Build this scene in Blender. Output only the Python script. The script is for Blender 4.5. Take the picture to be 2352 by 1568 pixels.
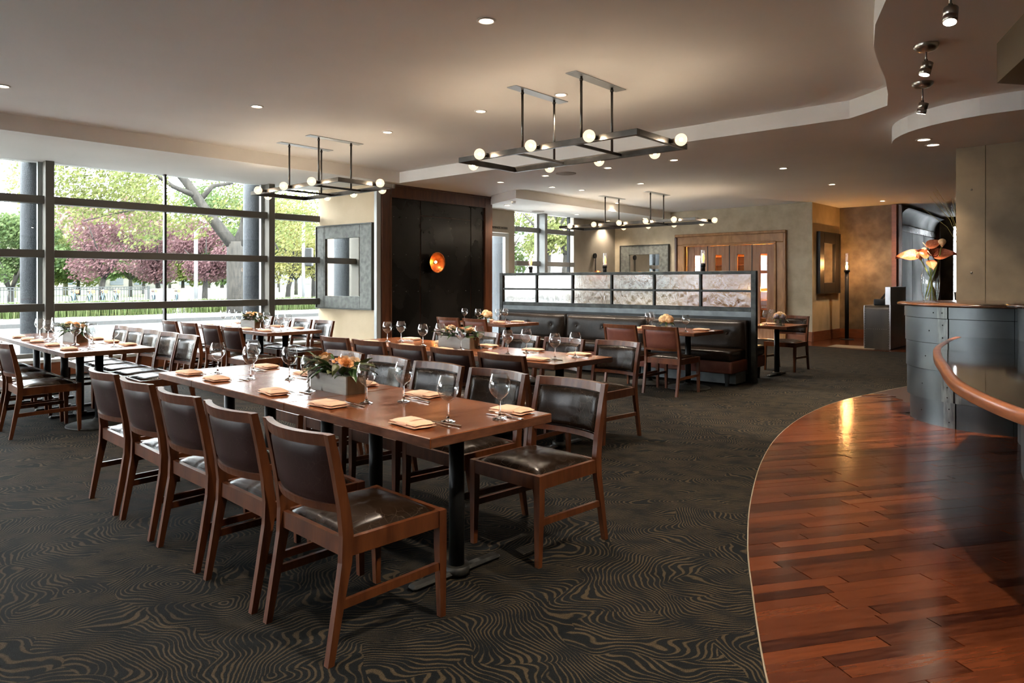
import bpy, bmesh, math, random
from mathutils import Vector, Matrix
random.seed(7)
for o in list(bpy.data.objects): bpy.data.objects.remove(o, do_unlink=True)
SC = bpy.context.scene
COL = SC.collection
# ---------------------------------------------------------------- camera
F, CX, HZ, HC = 1610.0, 1176.0, 645.0, 1.40          # focal length in px, principal x, horizon row, eye height
cam = bpy.data.cameras.new('camera'); camo = bpy.data.objects.new('camera', cam); COL.objects.link(camo)
camo.location = (0, 0, HC); camo.rotation_euler = (math.pi/2, 0, 0)
cam.sensor_width = 36; cam.lens = F/2352*36; cam.shift_y = -(784-HZ)/2352; cam.clip_start = .05; cam.clip_end = 400
SC.camera = camo
# ---------------------------------------------------------------- world, sun, exposure
W = bpy.data.worlds.new('overcast_sky'); SC.world = W; W.use_nodes = True
wn = W.node_tree; wb = wn.nodes['Background']
wb.inputs[0].default_value = (.90, .955, 1.0, 1); wb.inputs[1].default_value = 8.0
sun = bpy.data.lights.new('sun', 'SUN'); sun.energy = 5.5; sun.angle = .02; sun.color = (1, .95, .85)
suno = bpy.data.objects.new('sun', sun); COL.objects.link(suno)
suno.rotation_euler = (math.radians(48), 0, math.radians(22))     # from behind the building, high
SC.view_settings.view_transform = 'Standard'; SC.view_settings.look = 'None'
SC.view_settings.exposure = 1.72; SC.view_settings.gamma = 1.0; SC.view_settings.use_curve_mapping = False

# ---------------------------------------------------------------- axes of the building
U = Vector((-.7513, .66, 0)); V = Vector((.6587, .7524, 0))       # room axes
A1 = Vector((-.7205, .6935, 0)); B1 = Vector((.6935, .7205, 0))   # table rows
def at(px, d, z=0): return Vector(((px-CX)/F*d, d, z))
def onz(px, py, z):
    d = (HC-z)*F/(py-HZ); return Vector(((px-CX)/F*d, d, z))
def rot_of(dirv): return math.atan2(dirv.y, dirv.x)               # z rotation taking +x to dirv

# ---------------------------------------------------------------- mesh builder
class MB:
    def __init__(s): s.v = []; s.f = []; s.m = []; s.s = []
    def add(s, vs, fs, M=None, m=0, smooth=False):
        o = len(s.v)
        for p in vs:
            p = Vector(p)
            if M is not None: p = M @ p
            s.v.append(p)
        for q in fs: s.f.append([i+o for i in q]); s.m.append(m); s.s.append(smooth)
        return s
    def box(s, x0, x1, y0, y1, z0, z1, M=None, m=0):
        vs = [(x, y, z) for z in (z0, z1) for y in (y0, y1) for x in (x0, x1)]
        return s.add(vs, [(0,2,3,1),(4,5,7,6),(0,1,5,4),(1,3,7,5),(3,2,6,7),(2,0,4,6)], M, m)
    def bbox(s, x0, x1, y0, y1, z0, z1, b=.006, M=None, m=0, seg=1):
        bm = bmesh.new(); bmesh.ops.create_cube(bm, size=1)
        for v in bm.verts: v.co = ((x0+x1)/2+v.co.x*(x1-x0), (y0+y1)/2+v.co.y*(y1-y0), (z0+z1)/2+v.co.z*(z1-z0))
        bmesh.ops.bevel(bm, geom=bm.edges[:], offset=b, segments=seg, affect='EDGES', profile=.5)
        bm.verts.ensure_lookup_table(); bm.verts.index_update()
        s.add([v.co.copy() for v in bm.verts], [[v.index for v in f.verts] for f in bm.faces], M, m, seg > 1); bm.free(); return s
    def prism(s, poly, z0, z1, M=None, m=0, smooth=False):
        n = len(poly); vs = [(p[0], p[1], z0) for p in poly]+[(p[0], p[1], z1) for p in poly]
        a = sum(poly[i][0]*poly[(i+1) % n][1]-poly[(i+1) % n][0]*poly[i][1] for i in range(n))
        fs = [list(range(n))[::-1], list(range(n, 2*n))]
        fs += [(i, (i+1) % n, n+(i+1) % n, n+i) for i in range(n)]
        if a < 0: fs = [list(f)[::-1] for f in fs]
        return s.add(vs, fs, M, m, smooth)
    def bar(s, p0, p1, w, h, up=(0,0,1), m=0, taper=1.0):
        p0 = Vector(p0); p1 = Vector(p1); d = (p1-p0).normalized(); up = Vector(up)
        sd = d.cross(up)
        if sd.length < 1e-4: sd = d.cross(Vector((0,1,0)))
        sd.normalize(); u2 = sd.cross(d)
        vs = []
        for p, k in ((p0, 1), (p1, taper)):
            for a, b in ((-1,-1),(1,-1),(1,1),(-1,1)): vs.append(p+sd*a*w/2*k+u2*b*h/2*k)
        return s.add(vs, [(3,2,1,0),(4,5,6,7),(0,1,5,4),(1,2,6,5),(2,3,7,6),(3,0,4,7)], None, m)
    def tube(s, pts, rad, n=8, m=0, caps=True, smooth=True):
        pts = [Vector(p) for p in pts]; rad = rad if isinstance(rad, (list, tuple)) else [rad]*len(pts)
        vs = []; prev = None
        for i, p in enumerate(pts):
            d = (pts[min(i+1, len(pts)-1)]-pts[max(i-1, 0)]).normalized()
            if prev is None:
                ref = Vector((0,0,1)) if abs(d.z) < .9 else Vector((1,0,0)); sd = d.cross(ref).normalized()
            else: sd = (prev-d*prev.dot(d)).normalized()
            prev = sd; u2 = d.cross(sd)
            for k in range(n):
                a = 2*math.pi*k/n; vs.append(p+(sd*math.cos(a)+u2*math.sin(a))*rad[i])
        fs = [(i*n+k, i*n+(k+1) % n, (i+1)*n+(k+1) % n, (i+1)*n+k) for i in range(len(pts)-1) for k in range(n)]
        o = len(vs); s.add(vs, fs, None, m, smooth)
        if caps:
            s.f.append([len(s.v)-o+k for k in range(n)][::-1]); s.m.append(m); s.s.append(False)
            s.f.append([len(s.v)-n+k for k in range(n)]); s.m.append(m); s.s.append(False)
        return s
    def cyl(s, c, r, z0, z1, n=20, m=0, r1=None, smooth=True):
        return s.tube([(c[0], c[1], z0), (c[0], c[1], z1)], [r, r if r1 is None else r1], n, m, True, smooth)
    def lathe(s, prof, n=24, c=(0,0,0), m=0, M=None, smooth=True):
        vs = []; fs = []
        for r, z in prof:
            for k in range(n):
                a = 2*math.pi*k/n; vs.append((c[0]+r*math.cos(a), c[1]+r*math.sin(a), c[2]+z))
        for i in range(len(prof)-1):
            for k in range(n): fs.append((i*n+k, i*n+(k+1) % n, (i+1)*n+(k+1) % n, (i+1)*n+k))
        return s.add(vs, fs, M, m, smooth)
    def grid(s, fn, nu, nv, m=0, M=None, smooth=True, flip=False):
        vs = [fn(i/nu, j/nv) for j in range(nv+1) for i in range(nu+1)]
        fs = []
        for j in range(nv):
            for i in range(nu):
                q = (j*(nu+1)+i, j*(nu+1)+i+1, (j+1)*(nu+1)+i+1, (j+1)*(nu+1)+i)
                fs.append(q[::-1] if flip else q)
        return s.add(vs, fs, M, m, smooth)
    def sphere(s, c, r, n=12, m=0, sq=(1,1,1)):
        k = max(6, n//2+2)
        return s.lathe([(max(1e-4, r*math.sin(math.pi*i/k)), -r*math.cos(math.pi*i/k)) for i in range(k+1)], n, (0,0,0), m,
                       Matrix.Translation(c) @ Matrix.Diagonal((*sq, 1)))
    def mesh(s, name, mats):
        me = bpy.data.meshes.new(name); me.from_pydata([tuple(v) for v in s.v], [], s.f)
        for mt in (mats if isinstance(mats, (list, tuple)) else [mats]): me.materials.append(MATS[mt])
        me.polygons.foreach_set('material_index', s.m); me.polygons.foreach_set('use_smooth', s.s)
        me.update(); return me
    def build(s, name, mats, parent=None, loc=None, rz=0):
        return link(name, s.mesh(name, mats), parent, loc, rz)
def link(name, data, parent=None, loc=None, rz=0, rot=None):
    o = bpy.data.objects.new(name, data); COL.objects.link(o)
    if parent is not None: o.parent = parent
    if loc is not None: o.location = loc
    if rz: o.rotation_euler = (0, 0, rz)
    if rot is not None: o.rotation_euler = rot
    return o
def thing(name, label, cat, loc=(0,0,0), rz=0, group=None):
    o = link(name, None, None, loc, rz); o.empty_display_size = .1
    return tag(o, label, cat, group)
def tag(o, label=None, cat=None, group=None, kind=None):
    if label: o['label'] = label
    if cat: o['category'] = cat
    if group: o['group'] = group
    if kind: o['kind'] = kind
    return o
def struct(o): o['kind'] = 'structure'; return o
KIDS = {}
def copy_tree(root, loc, rz, label, group=None):
    def cp(o, par):
        c = o.copy(); COL.objects.link(c); c.parent = par
        for ch in o.children: cp(ch, c)
        return c
    r = cp(root, None); r.location = loc; r.rotation_euler = (0, 0, rz); r['label'] = label
    if group: r['group'] = group
    return r
class Proto:                                   # first placement moves the prototype itself, later ones copy it
    def __init__(s, root): s.root = root; s.used = False
    def place(s, loc, rz, label, group=None):
        if not s.used:
            s.used = True; r = s.root; r.location = loc; r.rotation_euler = (0, 0, rz); r['label'] = label
            if group: r['group'] = group
            return r
        return copy_tree(s.root, loc, rz, label, group)
ORD = ['first', 'second', 'third', 'fourth', 'fifth', 'sixth', 'seventh', 'eighth']
def WM(o, d):                                  # wall matrix: local x runs along d, local y to its left, z up
    return Matrix.Translation((o[0], o[1], 0)) @ Matrix.Rotation(math.atan2(d[1], d[0]), 4, 'Z')

# ---------------------------------------------------------------- materials
MATS = {}
def mat(name, col, rough=.5, metal=0, col2=None, scale=6, stretch=(1,1,1), detail=4, ramp=(.35,.65), bump=0, bscale=None,
        spec=.5, coat=0, emit=None, es=0, rvar=0, rnd=0, dist=0, sheen=0, trans=0, ior=1.45, bdist=.01, sub=0):
    m = bpy.data.materials.new(name); m.use_nodes = True; MATS[name] = m
    nt = m.node_tree; N = nt.nodes; L = nt.links; b = N['Principled BSDF']
    b.inputs['Base Color'].default_value = (*col, 1); b.inputs['Roughness'].default_value = rough; b.inputs['Metallic'].default_value = metal
    b.inputs['Specular IOR Level'].default_value = spec; b.inputs['Coat Weight'].default_value = coat; b.inputs['Coat Roughness'].default_value = .12
    b.inputs['Transmission Weight'].default_value = trans; b.inputs['IOR'].default_value = ior
    if sheen: b.inputs['Sheen Weight'].default_value = sheen
    if emit: b.inputs['Emission Color'].default_value = (*emit, 1); b.inputs['Emission Strength'].default_value = es
    if col2 or bump or rvar or rnd:
        tc = N.new('ShaderNodeTexCoord'); mp = N.new('ShaderNodeMapping'); mp.inputs['Scale'].default_value = stretch
        L.new(tc.outputs['Object'], mp.inputs[0])
        nz = N.new('ShaderNodeTexNoise'); nz.inputs['Scale'].default_value = scale; nz.inputs['Detail'].default_value = detail
        nz.inputs['Distortion'].default_value = dist; L.new(mp.outputs[0], nz.inputs['Vector'])
        fac = nz.outputs[0]
        if rnd:
            oi = N.new('ShaderNodeObjectInfo'); ge = N.new('ShaderNodeNewGeometry')
            a = N.new('ShaderNodeMath'); a.operation = 'ADD'; L.new(oi.outputs['Random'], a.inputs[0]); L.new(ge.outputs['Random Per Island'], a.inputs[1])
            fr = N.new('ShaderNodeMath'); fr.operation = 'FRACT'; L.new(a.outputs[0], fr.inputs[0])
            cm = N.new('ShaderNodeMapping'); L.new(tc.outputs['Object'], cm.inputs[0])
            mm = N.new('ShaderNodeMath'); mm.operation = 'MULTIPLY_ADD'; L.new(fr.outputs[0], mm.inputs[0]); mm.inputs[1].default_value = rnd; 
            sb = N.new('ShaderNodeMath'); sb.operation = 'SUBTRACT'; L.new(nz.outputs[0], sb.inputs[0]); sb.inputs[1].default_value = rnd/2
            L.new(sb.outputs[0], mm.inputs[2]); fac = mm.outputs[0]
        if col2:
            r = N.new('ShaderNodeValToRGB'); r.color_ramp.elements[0].position = ramp[0]; r.color_ramp.elements[1].position = ramp[1]
            r.color_ramp.elements[0].color = (*col, 1); r.color_ramp.elements[1].color = (*col2, 1)
            L.new(fac, r.inputs[0]); L.new(r.outputs[0], b.inputs['Base Color'])
        if rvar:
            mr = N.new('ShaderNodeMapRange'); mr.inputs[3].default_value = rough-rvar; mr.inputs[4].default_value = rough+rvar
            mr.inputs[1].default_value = .3; mr.inputs[2].default_value = .7; L.new(nz.outputs[0], mr.inputs[0]); L.new(mr.outputs[0], b.inputs['Roughness'])
        if bump:
            bz = N.new('ShaderNodeTexNoise'); bz.inputs['Scale'].default_value = bscale or scale*4; bz.inputs['Detail'].default_value = 5
            L.new(mp.outputs[0], bz.inputs['Vector'])
            bp = N.new('ShaderNodeBump'); bp.inputs['Strength'].default_value = bump; bp.inputs['Distance'].default_value = bdist
            L.new(bz.outputs[0], bp.inputs['Height']); L.new(bp.outputs[0], b.inputs['Normal'])
    return m
def thin_glass(name, tint=(1,1,1), ior=1.5, rough=0.0, fmax=1.0):
    m = bpy.data.materials.new(name); m.use_nodes = True; MATS[name] = m
    nt = m.node_tree; N = nt.nodes; L = nt.links; N.remove(N['Principled BSDF']); out = N['Material Output']
    t = N.new('ShaderNodeBsdfTransparent'); t.inputs[0].default_value = (*tint, 1)
    g = N.new('ShaderNodeBsdfGlossy'); g.inputs['Roughness'].default_value = rough
    fr = N.new('ShaderNodeFresnel'); ge = N.new('ShaderNodeNewGeometry'); mi = N.new('ShaderNodeMix')   # same reflectance from both sides of the sheet
    mi.inputs[2].default_value = ior; mi.inputs[3].default_value = 1/ior; L.new(ge.outputs['Backfacing'], mi.inputs[0]); L.new(mi.outputs[0], fr.inputs[0])
    mx = N.new('ShaderNodeMixShader'); L.new(fr.outputs[0], mx.inputs[0]); L.new(t.outputs[0], mx.inputs[1]); L.new(g.outputs[0], mx.inputs[2])
    L.new(mx.outputs[0], out.inputs[0]); return m
def carpet_mat():
    m = bpy.data.materials.new('carpet'); m.use_nodes = True; MATS['carpet'] = m
    nt = m.node_tree; N = nt.nodes; L = nt.links; b = N['Principled BSDF']
    def vm(op, a, c=None, k=None):
        n = N.new('ShaderNodeVectorMath'); n.operation = op; L.new(a, n.inputs[0])
        if c is not None:
            if hasattr(c, 'default_value'): L.new(c, n.inputs[1])
            else: n.inputs[1].default_value = c
        if k is not None: n.inputs[3].default_value = k
        return n
    def noise(v, sc, det=2):
        n = N.new('ShaderNodeTexNoise'); n.inputs['Scale'].default_value = sc; n.inputs['Detail'].default_value = det; L.new(v, n.inputs['Vector']); return n
    tc = N.new('ShaderNodeTexCoord'); mp = N.new('ShaderNodeMapping'); mp.inputs['Rotation'].default_value = (0, 0, math.radians(28)); mp.inputs['Scale'].default_value = (1.0, 1.25, 1)
    L.new(tc.outputs['Object'], mp.inputs[0]); P = mp.outputs[0]
    # patches of concentric strands: each cell swings its arcs about its own offset centre
    wv = noise(P, 2.6, 1); w2 = vm('SUBTRACT', wv.outputs['Color'], (.5, .5, .5)); w3 = vm('SCALE', w2.outputs[0], None, .42); Q = vm('ADD', P, w3.outputs[0]).outputs[0]
    vo = N.new('ShaderNodeTexVoronoi'); vo.voronoi_dimensions = '2D'; vo.inputs['Scale'].default_value = 2.3; vo.inputs['Randomness'].default_value = .9; L.new(Q, vo.inputs['Vector'])
    o1 = vm('SUBTRACT', vo.outputs['Color'], (.5, .5, .5)); o2 = vm('SCALE', o1.outputs[0], None, 1.1)
    c0 = vm('ADD', vo.outputs['Position'], o2.outputs[0]); dl = vm('SUBTRACT', Q, c0.outputs[0]); fl = vm('MULTIPLY', dl.outputs[0], (1, 1, 0)); ln = vm('LENGTH', fl.outputs[0])
    wob = noise(P, 9, 2)
    wm = N.new('ShaderNodeMath'); wm.operation = 'MULTIPLY_ADD'; L.new(ln.outputs['Value'], wm.inputs[0]); wm.inputs[1].default_value = 245
    wk = N.new('ShaderNodeMath'); wk.operation = 'MULTIPLY'; L.new(wob.outputs[0], wk.inputs[0]); wk.inputs[1].default_value = 7.0; L.new(wk.outputs[0], wm.inputs[2])
    sn = N.new('ShaderNodeMath'); sn.operation = 'SINE'; L.new(wm.outputs[0], sn.inputs[0])
    n2 = noise(P, 7, 3)
    md = N.new('ShaderNodeMath'); md.operation = 'MULTIPLY_ADD'; L.new(n2.outputs[0], md.inputs[0]); md.inputs[1].default_value = 2.6; md.inputs[2].default_value = -1.35
    ad = N.new('ShaderNodeMath'); ad.operation = 'ADD'; L.new(sn.outputs[0], ad.inputs[0]); L.new(md.outputs[0], ad.inputs[1])
    rp = N.new('ShaderNodeValToRGB'); rp.color_ramp.elements[0].position = .22; rp.color_ramp.elements[1].position = .80
    rp.color_ramp.elements[0].color = CARPET[0]; rp.color_ramp.elements[1].color = CARPET[1]; L.new(ad.outputs[0], rp.inputs[0])
    pile = noise(tc.outputs['Object'], 260, 2)
    mr = N.new('ShaderNodeMapRange'); mr.inputs[1].default_value = .3; mr.inputs[2].default_value = .7; mr.inputs[3].default_value = .45; mr.inputs[4].default_value = 1.55; L.new(pile.outputs[0], mr.inputs[0])
    mx = N.new('ShaderNodeMix'); mx.data_type = 'RGBA'; mx.blend_type = 'MULTIPLY'; mx.inputs[0].default_value = 1
    L.new(rp.outputs[0], mx.inputs[6]); L.new(mr.outputs[0], mx.inputs[7]); L.new(mx.outputs[2], b.inputs['Base Color'])
    b.inputs['Roughness'].default_value = .95; b.inputs['Specular IOR Level'].default_value = .1
    bp = N.new('ShaderNodeBump'); bp.inputs['Strength'].default_value = .5; bp.inputs['Distance'].default_value = .006; L.new(pile.outputs[0], bp.inputs['Height']); L.new(bp.outputs[0], b.inputs['Normal'])
CARPET = [(.0062, .0072, .0082, 1), (.050, .038, .0235, 1)]
carpet_mat()
def leather(name, base, crease, rough=.34, scratch=.5):
    m = mat(name, base, rough, col2=crease, scale=5, detail=5, ramp=(.4, .8), bump=.12, bscale=160, spec=.27, bdist=.002)
    nt = m.node_tree; N = nt.nodes; L = nt.links; b = N['Principled BSDF']
    # pale hairline creases of worn leather
    tc = N.new('ShaderNodeTexCoord'); nz = N.new('ShaderNodeTexNoise'); nz.inputs['Scale'].default_value = 9; nz.inputs['Detail'].default_value = 3
    L.new(tc.outputs['Object'], nz.inputs['Vector'])
    mxv = N.new('ShaderNodeMix'); mxv.data_type = 'VECTOR'; mxv.inputs[0].default_value = .06; L.new(tc.outputs['Object'], mxv.inputs[4]); L.new(nz.outputs['Color'], mxv.inputs[5])
    vo = N.new('ShaderNodeTexVoronoi'); vo.feature = 'DISTANCE_TO_EDGE'; vo.inputs['Scale'].default_value = 22; L.new(mxv.outputs[1], vo.inputs['Vector'])
    mr = N.new('ShaderNodeMapRange'); mr.inputs[1].default_value = 0; mr.inputs[2].default_value = .018; mr.inputs[3].default_value = scratch; mr.inputs[4].default_value = 0; L.new(vo.outputs['Distance'], mr.inputs[0])
    pm = N.new('ShaderNodeMath'); pm.operation = 'MULTIPLY'; L.new(mr.outputs[0], pm.inputs[0]); L.new(nz.outputs[0], pm.inputs[1])
    old = b.inputs['Base Color'].links[0].from_socket
    mc = N.new('ShaderNodeMix'); mc.data_type = 'RGBA'; L.new(pm.outputs[0], mc.inputs[0]); L.new(old, mc.inputs[6]); mc.inputs[7].default_value = (.22, .17, .13, 1); L.new(mc.outputs[2], b.inputs['Base Color'])
leather('leather_black', (.011, .0062, .0036), (.021, .0115, .007), .26, .3)
leather('leather_brown', (.020, .0068, .0052), (.034, .012, .009), .40, .2)
leather('leather_red', (.105, .034, .024), (.16, .055, .035), .42, .3)
leather('leather_booth', (.016, .012, .010), (.030, .023, .018), .36, .3)
mat('chair_wood', (.062, .0175, .006), .34, col2=(.115, .036, .012), scale=9, stretch=(3,3,.5), detail=5, spec=.5, bump=.06, bscale=40)
mat('table_wood', (.105, .031, .011), .22, col2=(.27, .090, .032), scale=3.2, stretch=(1,1.6,1), detail=8, dist=.8, ramp=(.3,.7), spec=.55, rvar=.06)
mat('table_edge', (.085, .032, .016), .36, col2=(.15, .06, .03), scale=14, stretch=(1,1,3), detail=7)
mat('iron_black', (.012, .013, .014), .45, metal=.3, spec=.4)
mat('base_iron', (.022, .023, .023), .55, metal=.5, col2=(.05, .05, .045), scale=20)
mat('napkin', (.78, .47, .30), .85, col2=(.84, .53, .35), scale=30, bump=.15, bscale=300, sheen=.2)
mat('silver', (.75, .72, .68), .18, metal=1)
thin_glass('wine_glass', (.965, .975, .975), 1.85)
mat('stem_glass', (1, 1, 1), .0, trans=1, ior=1.45)
thin_glass('window_glass', (.97, .985, .98), 1.45)
thin_glass('lamp_glass', (.97, .95, .92), 1.9)
thin_glass('vase_glass', (.93, .96, .96), 1.75)
mat('water', (.9, .95, .9), .02, trans=1, ior=1.2)
mat('ceiling_paint', (.79, .765, .72), .75, col2=(.82, .795, .75), scale=1.2, bump=.05, bscale=90)
mat('plaster_sand', (.58, .46, .30), .8, col2=(.63, .51, .345), scale=3, bump=.15, bscale=40)
mat('plaster_beige', (.45, .38, .265), .8, col2=(.56, .49, .36), scale=4, detail=8, bump=.4, bscale=26)
mat('plaster_grey', (.30, .265, .215), .8, col2=(.34, .30, .245), scale=3, bump=.1)
mat('plaster_dark', (.105, .082, .052), .55, col2=(.20, .155, .10), scale=3.5, detail=8, bump=.2, bscale=20)
mat('plaster_ochre', (.52, .40, .22), .75, col2=(.62, .48, .28), scale=3, bump=.15)
mat('shell', (.36, .31, .25), .8, col2=(.40, .345, .28), scale=2)
mat('steel', (.07, .078, .082), .42, metal=.85, col2=(.15, .165, .17), scale=2.2, detail=8, ramp=(.3,.75), rvar=.1, stretch=(1,1,.7))
mat('steel_strip', (.10, .108, .11), .42, metal=.85, col2=(.19, .20, .195), scale=12, detail=8, stretch=(3,3,.6), rvar=.1)
mat('steel_black', (.006, .0058, .0056), .28, metal=.4, col2=(.016, .0145, .013), scale=1.6, detail=8, rvar=.08)
mat('steel_bronze', (.13, .094, .055), .42, metal=.25, col2=(.23, .168, .098), scale=1.8, detail=8, rvar=.1)
mat('steel_light', (.36, .36, .37), .35, metal=.9, col2=(.48, .48, .49), scale=5, stretch=(4,4,.5), rvar=.08)
mat('mullion', (.115, .105, .088), .5, metal=.2)
mat('mullion_grey', (.20, .205, .20), .5, metal=.2)
mat('mullion_pale', (.42, .44, .44), .45, metal=.3)
mat('concrete_column', (.030, .034, .038), .85, col2=(.052, .058, .064), scale=60, detail=4, bump=.8, bscale=90)  # grey taken darker so the canopy's shade sits in the column colour
mat('casing_wood', (.060, .019, .008), .33, col2=(.10, .033, .013), scale=7, stretch=(3,3,.4), detail=6, coat=.2)
mat('door_wood', (.26, .115, .048), .4, col2=(.37, .18, .085), scale=6, stretch=(3,3,.3), detail=6)
mat('oak_casing', (.42, .215, .075), .38, col2=(.29, .135, .045), scale=5, stretch=(1,1,.35), detail=7, dist=1.5)
mat('base_wood', (.20, .065, .027), .35, col2=(.25, .085, .035), scale=6, stretch=(1,1,3))
mat('sill_white', (.62, .60, .56), .5)
mat('plank', (.022, .0054, .003), .19, col2=(.115, .029, .010), scale=5, stretch=(1.2,9,1), detail=5, ramp=(.0,1.0), rnd=.95, spec=.5, rvar=.05)
mat('floor_under', (.03, .012, .008), .6)
mat('edge_trim', (.45, .38, .28), .35, metal=.6)
mat('bar_gloss', (.012, .010, .008), .06, spec=.6, coat=.4)
mat('bar_wood', (.20, .062, .024), .28, col2=(.30, .10, .04), scale=8, stretch=(1,1,4), coat=.3)
mat('frame_slate', (.10, .105, .095), .6, col2=(.19, .20, .18), scale=12, detail=8, bump=.6, bscale=18)
mat('frame_edge', (.06, .062, .055), .5, metal=.3)
mat('frame_black', (.014, .012, .011), .4)
mat('mirror', (.88, .88, .86), .01, metal=1)
mat('partition_steel', (.022, .024, .022), .5, metal=.5, col2=(.06, .065, .06), scale=9, detail=8, ramp=(.4,.75))
mat('partition_pale', (.085, .095, .10), .45, metal=.5, col2=(.12, .135, .14), scale=6)
mat('textured_glass', (.97, .98, .98), .0, trans=1, ior=1.35, bump=.22, bscale=10, stretch=(1.6,1,.8), scale=8, bdist=.05)
mat('copper', (.72, .24, .075), .33, metal=1, col2=(.50, .14, .04), scale=14, detail=7)
mat('box_grey', (.20, .195, .18), .7, col2=(.30, .295, .275), scale=5, stretch=(.6,4,4), detail=7)
mat('box_brown', (.12, .075, .04), .7, col2=(.19, .125, .07), scale=5, stretch=(4,4,1), detail=7)
mat('rose_peach', (.78, .40, .17), .6, col2=(.85, .52, .27), scale=20, spec=.3)
mat('rose_cream', (.80, .62, .46), .6, col2=(.86, .70, .52), scale=20, spec=.3)
mat('hydrangea', (.30, .27, .40), .7, col2=(.52, .44, .46), scale=30)
mat('hydrangea_peach', (.80, .45, .20), .7, col2=(.90, .65, .38), scale=40)
mat('leaf_dark', (.028, .075, .018), .38, col2=(.055, .125, .03), scale=12)
mat('leaf_olive', (.075, .095, .03), .42, col2=(.12, .145, .05), scale=12)
mat('stem_green', (.22, .26, .06), .5)
mat('anthurium', (.32, .075, .03), .42, col2=(.48, .15, .06), scale=45, detail=5, bump=.5, bscale=60)
mat('anthurium_bulb', (.70, .42, .20), .5, col2=(.85, .58, .32), scale=40, bump=.4, bscale=60)
mat('reed', (.55, .42, .14), .6)
mat('white_trim', (.75, .73, .69), .45)
mat('grille', (.36, .32, .275), .8)
mat('brushed_nickel', (.42, .39, .35), .28, metal=1)
mat('socket', (.03, .022, .016), .4, metal=.5)
mat('fixture_steel', (.060, .055, .048), .28, metal=.85, col2=(.10, .09, .08), scale=6)
mat('plate_steel', (.42, .44, .45), .35, metal=.8)
mat('console_leather', (.022, .018, .014), .32, col2=(.05, .04, .03), scale=4, stretch=(1,1,.3), detail=6)
mat('rivet', (.25, .24, .22), .35, metal=1)
mat('wine_amber', (.62, .30, .07), .5, col2=(.72, .38, .10), scale=5, stretch=(1,1,6))
mat('lettering', (.03, .03, .03), .6)
mat('exit_white', (.75, .85, .75), .5)
# outdoors
mat('road', (0.0364, 0.0381, 0.0403), .9, col2=(0.0437, 0.0454, 0.0476), scale=2)
mat('pavement', (0.0700, 0.0711, 0.0700), .9, col2=(0.0812, 0.0818, 0.0801), scale=1.5)
mat('kerb', (0.0280, 0.0291, 0.0297), .9)
mat('lawn', (0.084, 0.134, 0.038), .95, col2=(0.126, 0.176, 0.055), scale=2)
mat('bark', (0.0084, 0.0078, 0.0067), .95, col2=(0.0224, 0.0202, 0.0168), scale=5, stretch=(2,2,.5), detail=8, bump=1, bscale=12)
mat('bark_pale', (0.126, 0.105, 0.084), .95, col2=(0.176, 0.151, 0.122), scale=4, stretch=(2,2,.5), bump=.6)
def leafmat(name, c, c2):
    m = mat(name, c, .6, col2=c2, scale=1.2, detail=3, rnd=.5, spec=.2)
    b = m.node_tree.nodes['Principled BSDF']; N = m.node_tree.nodes; L = m.node_tree.links
    t = N.new('ShaderNodeBsdfTranslucent'); t.inputs[0].default_value = (*c2, 1)
    mx = N.new('ShaderNodeMixShader'); mx.inputs[0].default_value = .4; L.new(b.outputs[0], mx.inputs[1]); L.new(t.outputs[0], mx.inputs[2]); L.new(mx.outputs[0], N['Material Output'].inputs[0])
leafmat('leaf_spring', (0.0560, 0.0728, 0.0196), (0.1120, 0.1232, 0.0420))
leafmat('leaf_yellow', (0.0728, 0.0784, 0.0196), (0.1288, 0.1204, 0.0392))
leafmat('leaf_plum', (0.0588, 0.0280, 0.0325), (0.1064, 0.0588, 0.0616))
leafmat('leaf_deep', (0.0252, 0.0476, 0.0146), (0.0560, 0.0812, 0.0280))
leafmat('leaf_grass', (0.0392, 0.0616, 0.0168), (0.0840, 0.1064, 0.0420))
leafmat('leaf_pale', (0.231, 0.185, 0.151), (0.277, 0.235, 0.193))
mat('far_stucco', (.075, .072, .066), .9, col2=(.09, .086, .078), scale=.3)
mat('fence_iron', (0.015, 0.019, 0.019), .6)
mat('pole_paint', (0.126, 0.134, 0.139), .6)
mat('stucco_beige', (0.302, 0.235, 0.160), .9, col2=(0.336, 0.269, 0.189), scale=1)
mat('stucco_white', (0.336, 0.328, 0.307), .9)
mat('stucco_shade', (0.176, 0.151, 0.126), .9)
mat('bike_blue', (0.050, 0.105, 0.147), .5)
mat('bike_orange', (0.273, 0.092, 0.034), .5)
mat('tyre', (0.013, 0.013, 0.013), .8)
mat('window_dark', (0.042, 0.050, 0.059), .2)
def emis(name, col, s):
    m = bpy.data.materials.new(name); m.use_nodes = True; MATS[name] = m
    b = m.node_tree.nodes['Principled BSDF']; b.inputs['Base Color'].default_value = (*col, 1)
    b.inputs['Emission Color'].default_value = (*col, 1); b.inputs['Emission Strength'].default_value = s
BULB, DOWN = 270.0, 10.0
emis('bulb_core', (1, .84, .66), BULB)
emis('tube_bulb', (1, .55, .2), .6)
emis('filament', (1, .45, .12), 60)
emis('down_glow', (1, .80, .58), DOWN)
emis('spot_glow', (1, .86, .66), 40)
emis('sconce_glow', (1, .42, .10), 25)
def globe_mat():
    m = thin_glass('bulb_globe', (1, .95, .88), 1.6); nt = m.node_tree; N = nt.nodes; L = nt.links
    e = N.new('ShaderNodeEmission'); e.inputs[0].default_value = (1, .74, .46, 1); e.inputs[1].default_value = .8
    mx = N.new('ShaderNodeMixShader'); mx.inputs[0].default_value = .42; old = N['Material Output'].inputs[0].links[0].from_socket
    L.new(old, mx.inputs[1]); L.new(e.outputs[0], mx.inputs[2]); L.new(mx.outputs[0], N['Material Output'].inputs[0])
globe_mat()
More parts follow.
